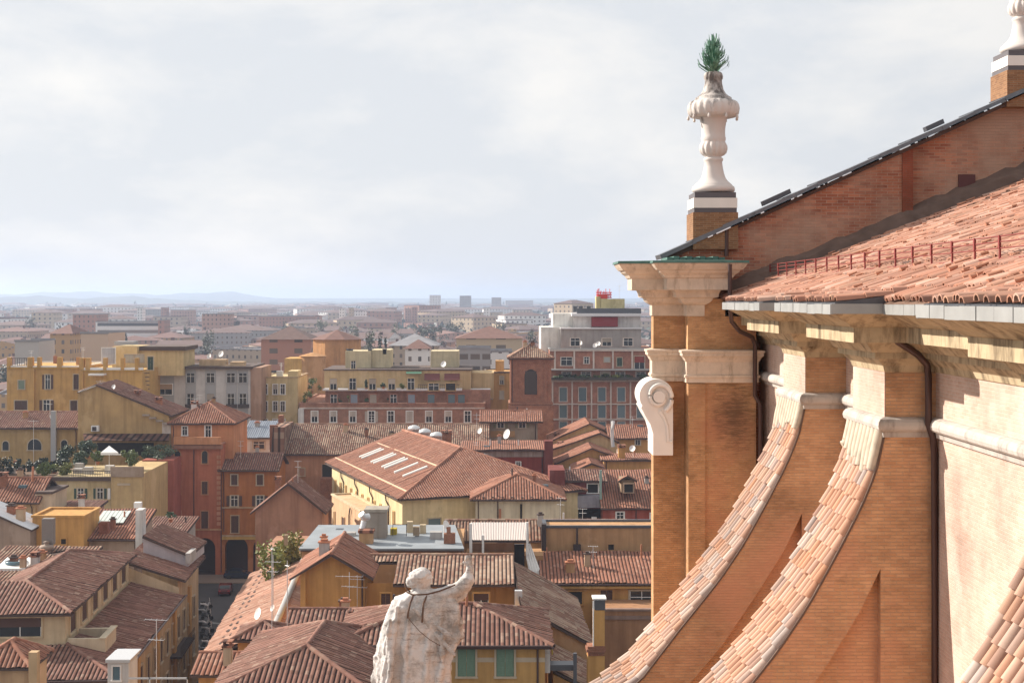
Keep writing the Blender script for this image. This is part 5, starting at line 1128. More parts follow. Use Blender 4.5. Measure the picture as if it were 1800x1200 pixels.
part(b, 'balcony_wall', wmat(.32, .30, .34), (992, 1056, 871, 892, 187.5, 1.4)); wpx(b, 1042, 858, 18, 15, 'void', fm=WHITE); part(b, 'dark_recess', DARK, (994, 1055, 894, 915, 188.85, .1)); part(b, 'copper_edge', flat('green_flashing', (.25, .36, .32), .6), (1054, 1058, 826, 890, 187, .2))
part(b, 'red_tower', wmat(.2, .055, .045), (966, 993, 826, 920, 188, 6)); part(b, 'condenser', WHITE, (1040, 1049, 909, 916, 186, .6))
# ------------------------------------------------------------------ middle distance, left to right
b = hpx('brown_roof_hall', 'long hall with brown tile roof and orange wall behind the lit hall', 'hall', 477, 855, 796, 225, 18, 746, 'gx', wmat(.52, .26, .15), T_BRN, over=.5)
wpx(b, 576, 827, 19, 22, 'void', fm=wmat(.42, .24, .16)); part(b, 'balcony', BRICKW, (563, 590, 841, 880, 222.5, 2.45)); wpx(b, 531, 829, 9, 13, 'blind', sm=wmat(.5, .28, .2)); part(b, 'gable_parapet', BRICKW, (474, 488, 747, 800, 224.4, .5)); part(b, 'brick_stack', BRICKW, (489, 497, 730, 750, 232, 1.5))
m = MB(); m.prism_xz([(XU(476, 224), ZV(797, 224)), (XU(498, 224), ZV(797, 224)), (XU(500, 224), ZV(742, 233)), (XU(480, 224), ZV(742, 233))], 224, 234.4); m.build('end_slope', T_BRN, b.root)
b = hpx('zinc_roof_shed', 'low building with curved blue-grey metal roof behind the brown hall', 'shed', 430, 482, 768, 237, 8, 740, 'sf', WHITEW, flat('blue_zinc', (.22, .25, .30), .5, .2)); wpx(b, 455, 782, 20, 12, 'glass')
b = hpx('brick_terrace_block', 'wide brick block with white windows, planted terraces and cream penthouse', 'apartment block', 526, 852, 710, 262, 26, None, 'flat', brick('brown_city_brick', (.44, .21, .14), (.38, .175, .12), (.42, .30, .22)), brick('brown_city_brick', (.44, .21, .14), (.38, .175, .12), (.42, .30, .22)))
wrow(b, [553, 586, 620, 653, 687, 720, 754, 788, 822], 732, 11, 19, ('half', 'half', 'half', 'open', 'glass', 'blind', 'half', 'half', 'glass'), fm=WHITE, sm=wmat(.55, .48, .42)); part(b, 'white_band', wmat(.62, .52, .46), (526, 852, 716, 718.5, 261.8, .19)); part(b, 'end_pier', WHITEW, (524, 534, 718, 750, 261.6, .39))
m = MB(); m.box(XU(572, 267), XU(862, 267), 267, 287, 20, ZV(685, 267)); m.build('recessed_storey', brick('brown_city_brick', (.44, .21, .14), (.38, .175, .12), (.42, .30, .22)), b.root)
b.Y = 267; wrow(b, [592, 627, 660, 695, 726, 760, 795, 812], 698, 12, 16, ('glass', 'blind', 'glass', 'glass', 'blind', 'blue', 'blue', 'blue'), fm=wmat(.36, .16, .11), sm=flat('blue_blind', (.24, .28, .34), .7))
PH = wmat(.60, .43, .23)
part(b, 'penthouse', PH, (570, 828, 651, 684.6, 268.5, 16)); part(b, 'balcony_slab', flat('white_concrete', (.68, .67, .68), .7), (567, 812, 683.5, 686.5, 265.6, 2.85)); part(b, 'penthouse_coping', EDGE, (568, 830, 649, 651, 268.3, 16.5))
b.Y = 268.5; wrow(b, [593, 626, 660, 693, 726], 671, 12, 19, 'glass', fm=PH); wpx(b, 765, 676, 18, 12, 'glass', fm=PH); wpx(b, 794, 676, 16, 12, 'void', fm=PH)
part(b, 'railing', IRON, *[(735+k*3.5, 735.6+k*3.5, 676, 683.3, 266, .1) for k in range(21)], (735, 808, 675.4, 676.3, 266, .1))
for u0, u1, mt in ((746, 773, flat('maroon_awning', (.16, .045, .04), .85)), (781, 808, flat('maroon_awning', (.16, .045, .04), .85)), (714, 741, flat('green_awning', (.06, .15, .09), .85))):
    m = MB(); v0, v1 = (653, 657) if u0 == 714 else (657, 668); a_, b_ = P(u0, v0, 268.4), P(u1, v0, 268.4); c_, d_ = P(u1, v1, 266.8), P(u0, v1, 266.8); m.solid([a_, b_, c_, d_], [p+Vector((0, 0, .07)) for p in (a_, b_, c_, d_)]); m.build('awning', mt, b.root)
part(b, 'roof_block', wmat(.66, .56, .36), (607, 652, 617, 650, 274, 8), (652.2, 686, 615, 650, 275, 8)); b.Y = 274; wpx(b, 632, 636, 8, 13, 'glass', fm=CREAM)
part(b, 'roof_block', wmat(.62, .53, .35), (757, 806, 617, 650, 276, 8)); part(b, 'rooftop_rail', IRON, (686, 757, 646, 647, 270, .1)); dish(b, 780, 640, 271, .6); 
for u in (612, 617, 650, 676): chimney(b, u, 612, 617, 275, .7, LEAD, LEAD, False)
part(b, 'side_terrace', PH, (829, 868, 655, 700, 272, 10)); part(b, 'side_balcony', flat('white_concrete', (.68, .67, .68), .7), (826, 862, 684, 687, 268, 3))
b = hpx('ochre_back_block', 'ochre block with two window columns between the brick terraces and the campanile', 'apartment block', 852, 900, 655, 282, 12, None, 'flat', OCHRE); wrow(b, [862, 882], 668, 7, 14, 'glass'); wrow(b, [862, 882], 694, 7, 14, 'glass'); part(b, 'roof_store', YEL, (871, 886, 634, 652, 284, 4))
b = hpx('pale_yellow_block', 'narrow pale yellow block with six tall windows right of the white block', 'apartment block', 459, 523, 664, 268, 14, None, 'flat', wmat(.64, .50, .27), PK)
for v in (684, 714, 745): wrow(b, [466, 484, 497], v, 8, 17, 'glass', fm=WHITE)
part(b, 'stair_head', wmat(.64, .50, .27), (506, 523, 652, 663, 268.2, 5))
GB = flat('grey_panel', (.36, .36, .37), .6)
b = hpx('white_block', 'white apartment block with grey window strips and dark brown roof slab', 'apartment block', 262, 440, 648, 262, 13, None, 'flat', wmat(.60, .57, .55, .25), EDGE)
part(b, 'roof_slab', EDGE, (258, 443, 644, 648.5, 261.2, 14.6)); part(b, 'grey_strip', GB, *[(u-9, u+9, 650, 740, 261.93, .06) for u in (335, 370, 407, 427)], (274, 306, 650, 708, 261.92, .07))
wrow(b, [335, 370, 406, 427], 664, 15, 16, 'glass', fm=GB, y=-.07); wrow(b, [335, 370, 406, 427], 703, 13, 22, 'glass', fm=GB, y=-.07); wpx(b, 290, 684, 26, 18, 'half', fm=WHITE, sm=flat('tan_blind', (.4, .27, .17), .8), y=-.09); wrow(b, [427], 735, 12, 8, 'glass', y=-.07)
part(b, 'balcony', IRON, *[(u-10, u+10, 710, 717, 260.9, .06) for u in (335, 370, 407, 428)]); part(b, 'side_wall', wmat(.42, .26, .18), (440.3, 459, 646, 740, 262.2, 12)); part(b, 'roof_store', wmat(.6, .42, .25), (350, 396, 632, 643.8, 264, 3), (404, 428, 636, 643.8, 265, 3), (395, 432, 640.5, 643.8, 263, .4)); dish(b, 368, 626, 265, .5); dish(b, 389, 622, 265, .6)
b = hpx('yellow_palazzo', 'long yellow palazzo with crenellated parapet, shutters and a rooftop flat', 'palazzo', 12, 141, 645, 250, 18, None, 'flat', wmat(.58, .345, .12), WHITE)
part(b, 'right_wing', wmat(.62, .38, .13), (141.2, 250, 650, 800, 248.5, 18)); part(b, 'wing_coping', WHITE, (141, 251, 646, 650.2, 248.3, .6)); part(b, 'string_band', wmat(.56, .33, .08), (12, 141, 645.5, 648, 249.8, .19), (141, 250, 651, 653, 248.3, .19)); YW = wmat(.58, .345, .12)
part(b, 'parapet_pier', YW, *[(u, u+w, 628, 645, 249.7, 1.0) for u, w in ((12, 6), (48, 9), (65, 6), (100, 8))], *[(u, u+w, 629, 650, 248.2, 1.0) for u, w in ((139, 8), (150, 8), (181, 6), (212, 6), (237, 6))]); part(b, 'giant_pilaster', YW, (49, 60, 648, 760, 249.6, .39), (139, 146, 652, 760, 248.1, .39))
wpx(b, 38, 676, 11, 15, 'blind', sm=flat('grey_green_shutter', (.2, .25, .19), .8)); wpx(b, 84, 671, 9, 25, 'open'); wpx(b, 134, 671, 9, 26, 'sh'); b.Y = 248.5; wpx(b, 170, 672, 14, 18, 'void'); wpx(b, 231, 678, 13, 27, 'sh'); b.Y = 250
wpx(b, 37, 712, 22, 16, 'sh'); wpx(b, 82, 713, 12, 20, 'open'); wpx(b, 130, 714, 12, 20, 'sh')
part(b, 'iron_rail', IRON, *[(18+k*4, 18.8+k*4, 630, 644, 250, .08) for k in range(8)], (18, 48, 629, 630, 250, .08)); part(b, 'rooftop_flat', wmat(.66, .50, .26), (197, 241, 609, 652, 258, 10), (241.2, 322, 616, 660, 260, 10)); b.Y = 258; wpx(b, 212, 622, 22, 26, 'blind', sm=wmat(.62, .6, .6), fm=WHITE); b.Y = 260; wpx(b, 288, 634, 9, 22, 'sh', sm=SH_GR); wrow(b, [252, 269], 626, 15, 13, 'blind', sm=wmat(.6, .55, .45)); part(b, 'flat_roof_slab', EDGE, (238, 326, 609, 616, 259.5, 11)); part(b, 'white_canopy', WHITE, (155, 182, 657, 660, 246.5, 1.9)); part(b, 'roof_tank', GB, (201, 236, 600, 606, 259, 3))
part(b, 'stair_step', IRON, *[(251+k*2.2, 262, 655+k*7, 656+k*7, 250+k*.4, .4) for k in range(7)])
# gabled ochre house with maroon awning
t = empty('gabled_ochre_house', (XU(215, 214), 220, 0), 'blank ochre gable wall house with long maroon awning above the roof garden', 'house'); bb = Bd(); bb.root = t; Yg = 214
pts = [(137, 688), (168, 677), (202, 690), (296, 730), (300, 748), (300, 1000), (137, 1000)]
m = MB(); m.prism_xz([(XU(u, Yg), ZV(v, Yg)) for u, v in pts], Yg, Yg+12); m.build('wall', wmat(.50, .33, .15), t)
m = MB()
for (ua, va), (ub, vb) in (((136, 689), (168, 676)), ((168, 676), (203, 690)), ((203, 690), (302, 731))): tiles(m, [P(ua, va, Yg-.3), P(ub, vb, Yg-.3), P(ub, vb, Yg-.3)+Vector((0, 12.4, 0)), P(ua, va, Yg-.3)+Vector((0, 12.4, 0))])
m.build('roof', [T_OLD, EDGE], t)
part(bb, 'verge', wmat(.7, .66, .6), *[(137+k*3.1, 140.2+k*3.1, 687.4-k*1.1, 689.4-k*1.1, 213.6, .1) for k in range(10)])
m = MB(); a_, b_, c_, d_ = P(146, 763, 213.9), P(298, 763, 213.9), P(297, 775, 210.5), P(148, 775, 210.5); m.solid([a_, b_, c_, d_], [p+Vector((0, 0, .1)) for p in (a_, b_, c_, d_)]); m.build('awning', flat('maroon_cloth', (.14, .03, .035), .85), t)
part(bb, 'air_conditioner', WHITE, (160, 173, 748, 758, 213.3, .6)); part(bb, 'condenser_fan', IRON, (162, 169, 750, 757, 213.2, .09)); part(bb, 'dark_doorway', DARK, (170, 270, 778, 800, 213.9, .05)); chimney(bb, 241, 688, 705, 219, .8); chimney(bb, 278, 700, 722, 219, .9, T_POT); part(bb, 'stair_step', wmat(.4, .33, .28), *[(250+k*12, 262+k*12, 728+k*5, 731+k*5, 213.6, .39) for k in range(4)]); part(bb, 'patch', wmat(.6, .5, .42), (285, 300, 742, 762, 213.9, .09)); antenna(bb, 176, 668, 690, 216); dish(bb, 200, 680, 216, .4)
b = hpx('low_ochre_house', 'low ochre house with arched windows and grey pipe behind the roof garden', 'house', -40, 138, 750, 217, 10, 724, 'gx', wmat(.46, .31, .14), T_OLD)
wpx(b, 10, 783, 11, 16, 'arch'); wpx(b, 61, 781, 24, 19, 'arch'); wpx(b, 113, 783, 11, 20, 'arch'); part(b, 'rain_pipe', GB, (89, 98, 722, 810, 216.2, .5)); antenna(b, 59, 738, 815, 212, ((.02, 1.6),))
# orange tower house and its neighbour on the street
OR = wmat(.47, .16, .085); OR2 = wmat(.60, .27, .13)
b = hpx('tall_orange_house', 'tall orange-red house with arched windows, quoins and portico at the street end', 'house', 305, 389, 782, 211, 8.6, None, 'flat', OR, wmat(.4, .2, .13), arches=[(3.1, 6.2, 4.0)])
part(b, 'ledge', wmat(.55, .26, .13), (305, 388, 768, 781, 210.6, .35)); part(b, 'cornice', wmat(.3, .15, .1), (303, 391, 783, 789, 210.4, .58)); part(b, 'string_band', wmat(.5, .28, .14), (305, 389, 929, 932, 210.8, .19)); part(b, 'quoins', wmat(.5, .24, .14), *[(381, 388, 800+k*9, 806+k*9, 210.85, .14) for k in range(14)])
for v in (803, 857): wrow(b, [312, 360], v, 10, 22, 'arch' if v == 803 else 'sh', sm=SH_BR, fm=wmat(.52, .28, .15))
wrow(b, [312, 360], 913, 12, 30, 'sh', fm=wmat(.5, .26, .15)); dpipe(b, 341, 790, 1005, 211)
u_ = house('t', '', '', (XU(301, 214), 214), 0, XU(410, 214)-XU(301, 214), 12, ZV(741, 214), 2.5, 'hip', OR2, T_RED, root=b.root, rname='tower_roof', z0=10)
b2 = Bd(); b2.root = b.root; b2.fr = u_.fr; b2.Y = 214; wpx(b2, 325, 757, 9, 15, 'glass', fm=WHITE); wpx(b2, 366, 758, 10, 20, 'glass', fm=WHITE); chimney(b2, 341, 707, 722, 218, .9, WHITEW); chimney(b2, 352, 712, 722, 218, .8, WHITEW)
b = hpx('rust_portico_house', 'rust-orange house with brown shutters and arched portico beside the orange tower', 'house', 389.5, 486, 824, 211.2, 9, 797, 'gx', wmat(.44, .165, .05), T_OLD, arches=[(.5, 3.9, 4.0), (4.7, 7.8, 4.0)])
wrow(b, [412, 457], 843, 11, 18, 'sh'); wrow(b, [412, 457], 880, 13, 18, 'open'); wrow(b, [413, 457], 921, 13, 30, 'sh', fm=PK); part(b, 'string_band', PK, (390, 486, 891, 893, 211, .19), (390, 486, 940, 943, 211, .19), (390, 486, 826, 829, 210.9, .29)); dpipe(b, 389, 830, 1005, 211); part(b, 'portico_wall', wmat(.62, .40, .12), (390, 486, 943.2, 948, 211.05, .14))
b = hpx('red_party_house', 'plain dusky red wall house left of the orange tower house', 'house', 250, 305, 808, 206, 8, None, 'terrace', wmat(.40, .125, .09)); wpx(b, 268, 847, 9, 19, 'arch', fm=wmat(.4, .2, .17))
b = hpx('gable_purple_house', 'salmon gable house with dusky purple tile roof right of the rust portico house', 'house', 449, 566, 895, 184, 7, 850, 'gy', wmat(.46, .24, .15), T_OLD, over=.6); chimney(b, 506, 862, 880, 187, .7, OR2); chimney(b, 488, 840, 858, 194, .7, BRICKW)
t = empty('purple_lean_house', (XU(505, 165), 166, 0), 'low house with wide dusky rose roof slope below the salmon gable', 'house')
m.build('roof', [T_OLD, EDGE], t); m = MB(); m.box(XU(448, 160), XU(575, 160)+.5, 161, 176, 0, 11.7); m.build('wall', wmat(.42, .22, .14), t)
# left roof-garden house
b = hpx('roof_garden_house', 'cream house with dark green shutters carrying the planted roof terrace', 'house', 82, 195, 842, 192, 16, None, 'terrace', wmat(.55, .43, .24))
m = MB(); m.box(XU(195.2, 191), XU(250, 191), 191, 207, 0, ZV(833, 191)); m.build('right_block', wmat(.56, .40, .2), b.root); part(b, 'parapet', wmat(.36, .27, .2), (194, 252, 820, 838, 190.8, .3)); part(b, 'terrace_edge', EDGE, (82, 195, 838, 845, 191.6, .38)); part(b, 'terrace_rail', IRON, *[(126+k*3, 126.6+k*3, 828, 838, 192, .06) for k in range(23)], (126, 195, 827, 828, 192, .06))
wpx(b, 100, 864, 13, 22, 'arch', fm=SURR); wrow(b, [142, 176], 867, 11, 18, 'open', sm=SH_GR); b.Y = 191; wpx(b, 218, 868, 15, 17, 'open', sm=SH_GR); part(b, 'relief_lintel', SURR, (206, 229, 849, 853, 190.9, .12)); b.Y = 192; part(b, 'white_shutter', WHITE, (189, 194, 858, 877, 191.8, .15))
t = empty('garden_parasol', (XU(192, 200), 200, ZV(838, 200)), 'white square garden parasol among plants on the roof terrace', 'parasol')
m = MB(); c = P(192, 783, 200); ap = c; cs = [P(u, 795, Y) for u, Y in ((177, 198.5), (208, 198.5), (208, 201.5), (177, 201.5))]
for k in range(4): m.face([ap, cs[k], cs[(k+1) % 4]]); m.face([cs[k], cs[(k+1) % 4], cs[(k+1) % 4]-Vector((0, 0, .3)), cs[k]-Vector((0, 0, .3))])
m.build('canopy', WHITE, t); m = MB(); m.tube([c, (c.x, 200, ZV(838, 200))], .05, 6); m.build('pole', ALU, t)
part(t, 'frame', WHITE, (177, 214, 797.5, 799.5, 198.4, .1))
GR = [(.05, .085, .03), (.09, .12, .025), (.035, .06, .03), (.14, .15, .03), (.07, .10, .05)]
for i, (u, v, Y, w_, h_, ci, lab) in enumerate(((155, 787, 205, 28, 28, 2, 'dark bushy laurel under the left end of the maroon awning'), (143, 806, 203, 26, 26, 4, 'grey-green shrub left of the white parasol'), (172, 802, 202, 18, 18, 1, 'bright lime shrub right against the parasol'), (229, 806, 196, 28, 32, 1, 'big lime climber on the parapet corner of the roof terrace'), (280, 794, 209, 45, 24, 4, 'wide olive shrub under the right end of the maroon awning'), (114, 800, 206, 24, 34, 2, 'dark cypress-like shrub below the arched window'), (78, 826, 196, 22, 26, 1, 'spiky lime palm at the left terrace corner'), (113, 824, 197, 22, 24, 3, 'yellow-green round shrub in the middle of the terrace'), (265, 800, 209, 20, 20, 0, 'mid-green shrub between awning posts'))):
    plant('terrace_plant', lab, u, v, Y, w_, h_, GR[ci], 1100, leaf=.17)
o = MB(); rr = random.Random(11)
hd = empty('hedge', (XU(50, 203), 203, ZV(842, 203)), 'long dark clipped hedge along the left side of the roof terrace', 'hedge')
for k in range(9): c = P(-20+k*16, 820, 203); sub = crown_mb((c.x, c.y, c.z), .95, 1.35, 260, .2, rr); o.v += []; off = len(o.v); o.v += sub.v; o.f += [[i+off for i in f] for f in sub.f]; o.uv += sub.uv; o.sm += sub.sm; o.mi += sub.mi
o.build('foliage', leafmat((.022, .035, .02)), hd); part(hd, 'planter', EDGE, (-40, 122, 836, 845, 202.3, 1.4))
b = hpx('garden_base_house', 'dark fronted house under the hedge at the left edge', 'house', -60, 82, 842, 198, 14, None, 'terrace', wmat(.2, .13, .09))
b = hpx('left_tile_house', 'cream house with red tile roof and dark chimney pots at the left edge', 'house', -40, 62, 877, 165, 8, 840, 'gx', wmat(.58, .42, .24), T_RED, over=.7); wpx(b, 18, 897, 16, 12, 'sh', sm=SH_GR); part(b, 'right_gable_wall', wmat(.62, .5, .36), (62.2, 90, 868, 960, 165.5, 6)); chimney(b, 4, 833, 850, 167, .8);  # right gable coloured lighter, reflected light put into its cream
m = MB(); m.tube([P(57, 846, 166), P(58, 820, 166)], .12, 6); m.build('flue_pot', T_POT, b.root); part(b, 'gable_verge', EDGE, (62, 92, 864, 868, 165.2, 6.4))
b = hpx('plain_yellow_block', 'plain yellow roof block with grey louvre panel above the round skylight roof', 'house', 57, 147, 909, 150, 6, None, 'flat', YEL, YEL); part(b, 'louvre', flat('louvre_grey', (.22, .19, .17), .7), *[(77, 91, 916+k*4, 918.8+k*4, 149.8, .19) for k in range(8)]); wpx(b, 112, 951, 9, 9, 'void', fm=YEL)
b = hpx('grey_lean_shed', 'brown-grey shed with pale metal roof sloping right at the left edge', 'shed', -40, 53, 929, 148, 5, 890, 'sr', wmat(.34, .25, .2), flat('pale_sheet', (.62, .62, .64), .5, .2), over=.25)
b = hpx('glazed_roof_house', 'tile roofed house with whitish glass roof panel and a brick stack on it', 'house', 137, 236, 945, 152, 8, 895, 'sf', wmat(.4, .3, .24), T_RED)
m = MB(); sl = (ZV(895, 160)-ZV(945, 152))/8; zz = lambda y: ZV(945, 152)+sl*(y-152)+.25
n = 7; xa, xb = XU(170, 156), XU(220, 156)
for k in range(n):
    x0, x1 = xa+(xb-xa)*k/n, xa+(xb-xa)*(k+1)/n-.06; m.solid([(x0, 155.4, zz(155.4)), (x1, 155.4, zz(155.4)), (x1, 158.8, zz(158.8)), (x0, 158.8, zz(158.8))], [(x0, 155.4, zz(155.4)+.08), (x1, 155.4, zz(155.4)+.08), (x1, 158.8, zz(158.8)+.08), (x0, 158.8, zz(158.8)+.08)])
m.build('glass_panel', flat('frosted_glass', (.60, .66, .62), .3), b.root); part(b, 'brick_stack', brick('stack_brick', (.34, .12, .08), (.3, .1, .06), (.4, .25, .2)), (174, 189, 918, 946, 152.8, 1.)); part(b, 'fire_wall', WHITEW, (238, 250, 896, 970, 151, 1.6)); part(b, 'wall_head', WHITE, (235, 247, 883, 892.8, 154, .8))
t = empty('white_gable_house', (XU(290, 147), 150, 0), 'house with whitish lavender gable wall and tile verge left of the street', 'house')
pts = [(252, 946), (331, 978), (331, 995), (252, 995)]; Yg = 146.5
m = MB(); m.prism_xz([(XU(u, Yg), ZV(v, Yg)) for u, v in pts], Yg, Yg+8); m.build('wall', wmat(.50, .47, .50, .2), t)
m = MB(); tiles(m, [P(250, 943, Yg-.3), P(334, 977, Yg-.3), P(334, 977, Yg-.3)+Vector((0, 8.6, 0)), P(250, 943, Yg-.3)+Vector((0, 8.6, 0))]); m.build('roof', [T_OLD, EDGE], t); part(t, 'dormer_side', GREYW, (326, 334, 972, 990, 146, 3))
b = hpx('rose_tile_house', 'low house with rose tile roof strip left of the orange tower base', 'house', 248, 316, 944, 172, 9, 908, 'sf', GREYW, T_OLD)
plant('balcony_plant', 'dark green plant in the dark opening beside the orange tower house', 300, 905, 175, 16, 14, GR[0], 250)
b = hpx('maroon_roof_house', 'low house with dark maroon roof terrace below the green shutters', 'house', 90, 150, 905, 166, 8, 880, 'sf', wmat(.4, .25, .2), T_OLD); chimney(b, 142, 872, 905, 164, .6, WHITEW)
# trees in the middle
tree('autumn_tree', 'yellow-green tree in the gap beside the flat zinc roof', 'tree', (XU(505, 150), 150, 0), ZV(938, 150)+.6, 1.55, (.20, .18, .035), 2200, .24, .2, low=.6)
tree('small_tree', 'small bright lime tree just above the orange street roof', 'tree', (XU(484, 146), 146, 0), ZV(962, 146)+1., 1.4, (.17, .19, .03), 1300, .2, .14, low=.72)
for i, (u, v, Y, w_, h_, ci, lab) in enumerate(((548, 676, 267, 28, 22, 1, 'large bright shrub on the left end of the penthouse terrace'), (540, 698, 265, 16, 22, 3, 'lime shrub at the left corner of the brick terrace'), (592, 703, 265, 12, 8, 4, 'low pale shrub first on the brick terrace edge'), (616, 700, 265, 18, 13, 3, 'yellow shrub on the brick terrace edge'), (645, 703, 265, 12, 7, 0, 'small green shrub after the yellow one on the terrace'), (690, 702, 265, 22, 8, 4, 'flat spreading shrub at the middle of the brick terrace'), (644, 675, 266, 5, 14, 2, 'slim dark shrub between penthouse windows'), (674, 676, 266, 6, 8, 4, 'small olive shrub in front of the penthouse wall'), (707, 679, 266, 7, 9, 3, 'brownish shrub before the fifth penthouse window'))):
    plant('terrace_shrub', lab, u, v, Y, w_, h_, GR[ci], 160, leaf=.22)
for k in range(7): plant('balcony_shrub', ('dark', 'olive', 'lime', 'dusty', 'dense', 'tall', 'low')[k]+' shrub on the brick office block planter, '+('first', 'second', 'third', 'fourth', 'fifth', 'sixth', 'seventh')[k]+' from the campanile', 978+k*25, 661, 289.2, 24, 7+k % 3, GR[(k*2) % 5], 150, leaf=.25)
# ------------------------------------------------------------------ vehicles in the street
TY = flat('tyre_rubber', (.02, .02, .02), .8); CARG = flat('car_glass', (.03, .035, .04), .1)
def car(label, x, y, rz, col):
    t = empty('parked_car', (x, y, .005), label, 'car'); t.rotation_euler = (0, 0, 0)
    ex = (cos(rz), sin(rz)); pf = lambda a, b, c: (x+ex[0]*a-ex[1]*b, y+ex[1]*a+ex[0]*b, c)
    prof = [(-2, .35), (-2.05, .7), (-1.95, .95), (-1.5, 1.0), (-1.1, 1.42), (.3, 1.45), (1.0, 1.0), (1.85, .85), (2.05, .6), (2.0, .35)]
    m = MB(); A = [pf(a, -.82, c) for a, c in prof]; B2 = [pf(a, .82, c) for a, c in prof]; m.solid(A, B2); m.build('body', flat('car_paint', col, .25), t)
    m = MB()
    for s in (-.835, .835): m.face([pf(-1.3, s, 1.0), pf(.75, s, 1.0), pf(.2, s, 1.36), pf(-1.05, s, 1.36)])
    m.face([pf(-1.56, -.7, 1.02), pf(-1.56, .7, 1.02), pf(-1.16, .65, 1.38), pf(-1.16, -.65, 1.38)]); m.face([pf(.98, -.7, 1.04), pf(.98, .7, 1.04), pf(.36, .65, 1.42), pf(.36, -.65, 1.42)]); m.build('glazing', CARG, t)
    for a in (-1.25, 1.3):
        for s in (-.75, .75):
            m = MB(); m.tube([pf(a, s-.11, .32), pf(a, s+.11, .32)], .32, 14); m.build('wheel', TY, t)
    for s in (-.6, .6): m = MB(); m.obox((pf(-2.06, s, 0)[0], pf(-2.06, s, 0)[1]), ex, -.03, .03, -.14, .14, .7, .85); m.build('tail_lamp', flat('tail_lamp_red', (.4, .02, .02), .3), t)
car('dark red car driving away at the end of the street', XU(397, 198), 198, radians(94), (.10, .015, .018)); car('dark blue car parked under the portico arch', XU(418, 208), 208.5, 0, (.02, .03, .06))
def scooter(label):
    t = empty('scooter', (0, 0, 0), label, 'scooter', 'scooters parked along the street')
    m = MB(); m.tube([(-.75, 0, .6), (-.3, 0, .62), (0, 0, .45), (.25, 0, .35), (.45, 0, .75)], [.12, .17, .14, .1, .13], 8); m.build('body', SCM[0], t)
    m = MB(); m.tube([(-.7, 0, .8), (-.15, 0, .8)], [.1, .13], 8); m.build('seat', TY, t)
    for x in (-.55, .6): m = MB(); m.tube([(x, -.06, .25), (x, .06, .25)], .25, 12); m.build('wheel', TY, t)
    m = MB(); m.tube([(.6, 0, .25), (.42, 0, 1.05)], .04, 6); m.tube([(.42, -.32, 1.05), (.42, .32, 1.05)], .03, 6); m.build('handlebar', ALU, t)
    m = MB(); m.face([(.5, -.2, .95), (.5, .2, .95), (.38, .2, 1.4), (.38, -.2, 1.4)]); m.build('windscreen', ALU, t); return t
SCM = [flat('scooter_white', (.6, .6, .62), .3), flat('scooter_black', (.03, .03, .035), .3), flat('scooter_silver', (.3, .31, .33), .3)]
sc0 = scooter('scooter parked in the street row')
names = ('nearest', 'second', 'third', 'fourth', 'fifth', 'sixth', 'seventh', 'eighth', 'ninth', 'farthest')
for k in range(10):
    if k == 0: t = sc0
    else:
        t = sc0.copy(); COL.objects.link(t)
        for ch in sc0.children:
            c = ch.copy(); COL.objects.link(c); c.parent = t
    cc = k % 3
    if cc:
        for ch in t.children:
            if ch.name.startswith('body'):
                ch.data = ch.data.copy(); ch.data.materials.clear(); ch.data.materials.append(SCM[cc])
    Y = 158+k*3.4; t.location = (XU(364-k*.6+(k % 2)*4, Y), Y, .006); t.rotation_euler = (0, 0, radians(-8+(k*37) % 23))
    t['label'] = ('white', 'black', 'silver')[cc]+' scooter, '+names[k]+' in the row parked along the dark street'
# ------------------------------------------------------------------ beyond: individual blocks, horizon towers, far trees
def gridwall(c, dark=.12, sx=2.9, sz=3.1, w=.33, h=.45):
    k = ('gw', c, dark, sx)
    if k in MC: return MC[k]
    m, N, L, b = newmat('facade'); b.inputs['Roughness'].default_value = .85
    uv = nd(N, 'ShaderNodeUVMap'); mp = nd(N, 'ShaderNodeMapping'); mp.inputs['Scale'].default_value = (1/sx, 1/sz, 1); L.new(uv.outputs[0], mp.inputs[0])
    fr = nd(N, 'ShaderNodeVectorMath', operation='FRACTION'); L.new(mp.outputs[0], fr.inputs[0]); sp = nd(N, 'ShaderNodeSeparateXYZ'); L.new(fr.outputs[0], sp.inputs[0])
    res = []
    for i, q in ((0, w), (1, h)):
        a = nd(N, 'ShaderNodeMath', operation='SUBTRACT', i_1=.5); L.new(sp.outputs[i], a.inputs[0]); a2 = nd(N, 'ShaderNodeMath', operation='ABSOLUTE'); L.new(a.outputs[0], a2.inputs[0])
        a3 = nd(N, 'ShaderNodeMath', operation='LESS_THAN', i_1=q/2); L.new(a2.outputs[0], a3.inputs[0]); res.append(a3)
    mu = nd(N, 'ShaderNodeMath', operation='MULTIPLY'); L.new(res[0].outputs[0], mu.inputs[0]); L.new(res[1].outputs[0], mu.inputs[1])
    fl = nd(N, 'ShaderNodeVectorMath', operation='FLOOR'); L.new(mp.outputs[0], fl.inputs[0]); wn = nd(N, 'ShaderNodeTexWhiteNoise', noise_dimensions='2D'); L.new(fl.outputs[0], wn.inputs['Vector'])
    gl = nd(N, 'ShaderNodeMix', data_type='RGBA', i_6=(.06, .06, .06, 1), i_7=(.26, .2, .16, 1)); L.new(wn.outputs['Value'], gl.inputs[0])
    r = nd(N, 'ShaderNodeMix', data_type='RGBA', i_6=c4(c)); L.new(mu.outputs[0], r.inputs[0]); L.new(gl.outputs[2], r.inputs[7]); L.new(r.outputs[2], b.inputs['Base Color']); MC[k] = m; return m
FC = {'cream': (.50, .39, .27), 'ochre': (.46, .29, .14), 'white': (.72, .70, .68), 'brick': (.38, .20, .15), 'pink': (.42, .26, .21), 'grey': (.34, .33, .33), 'orange': (.42, .21, .12), 'beige': (.42, .33, .25)}
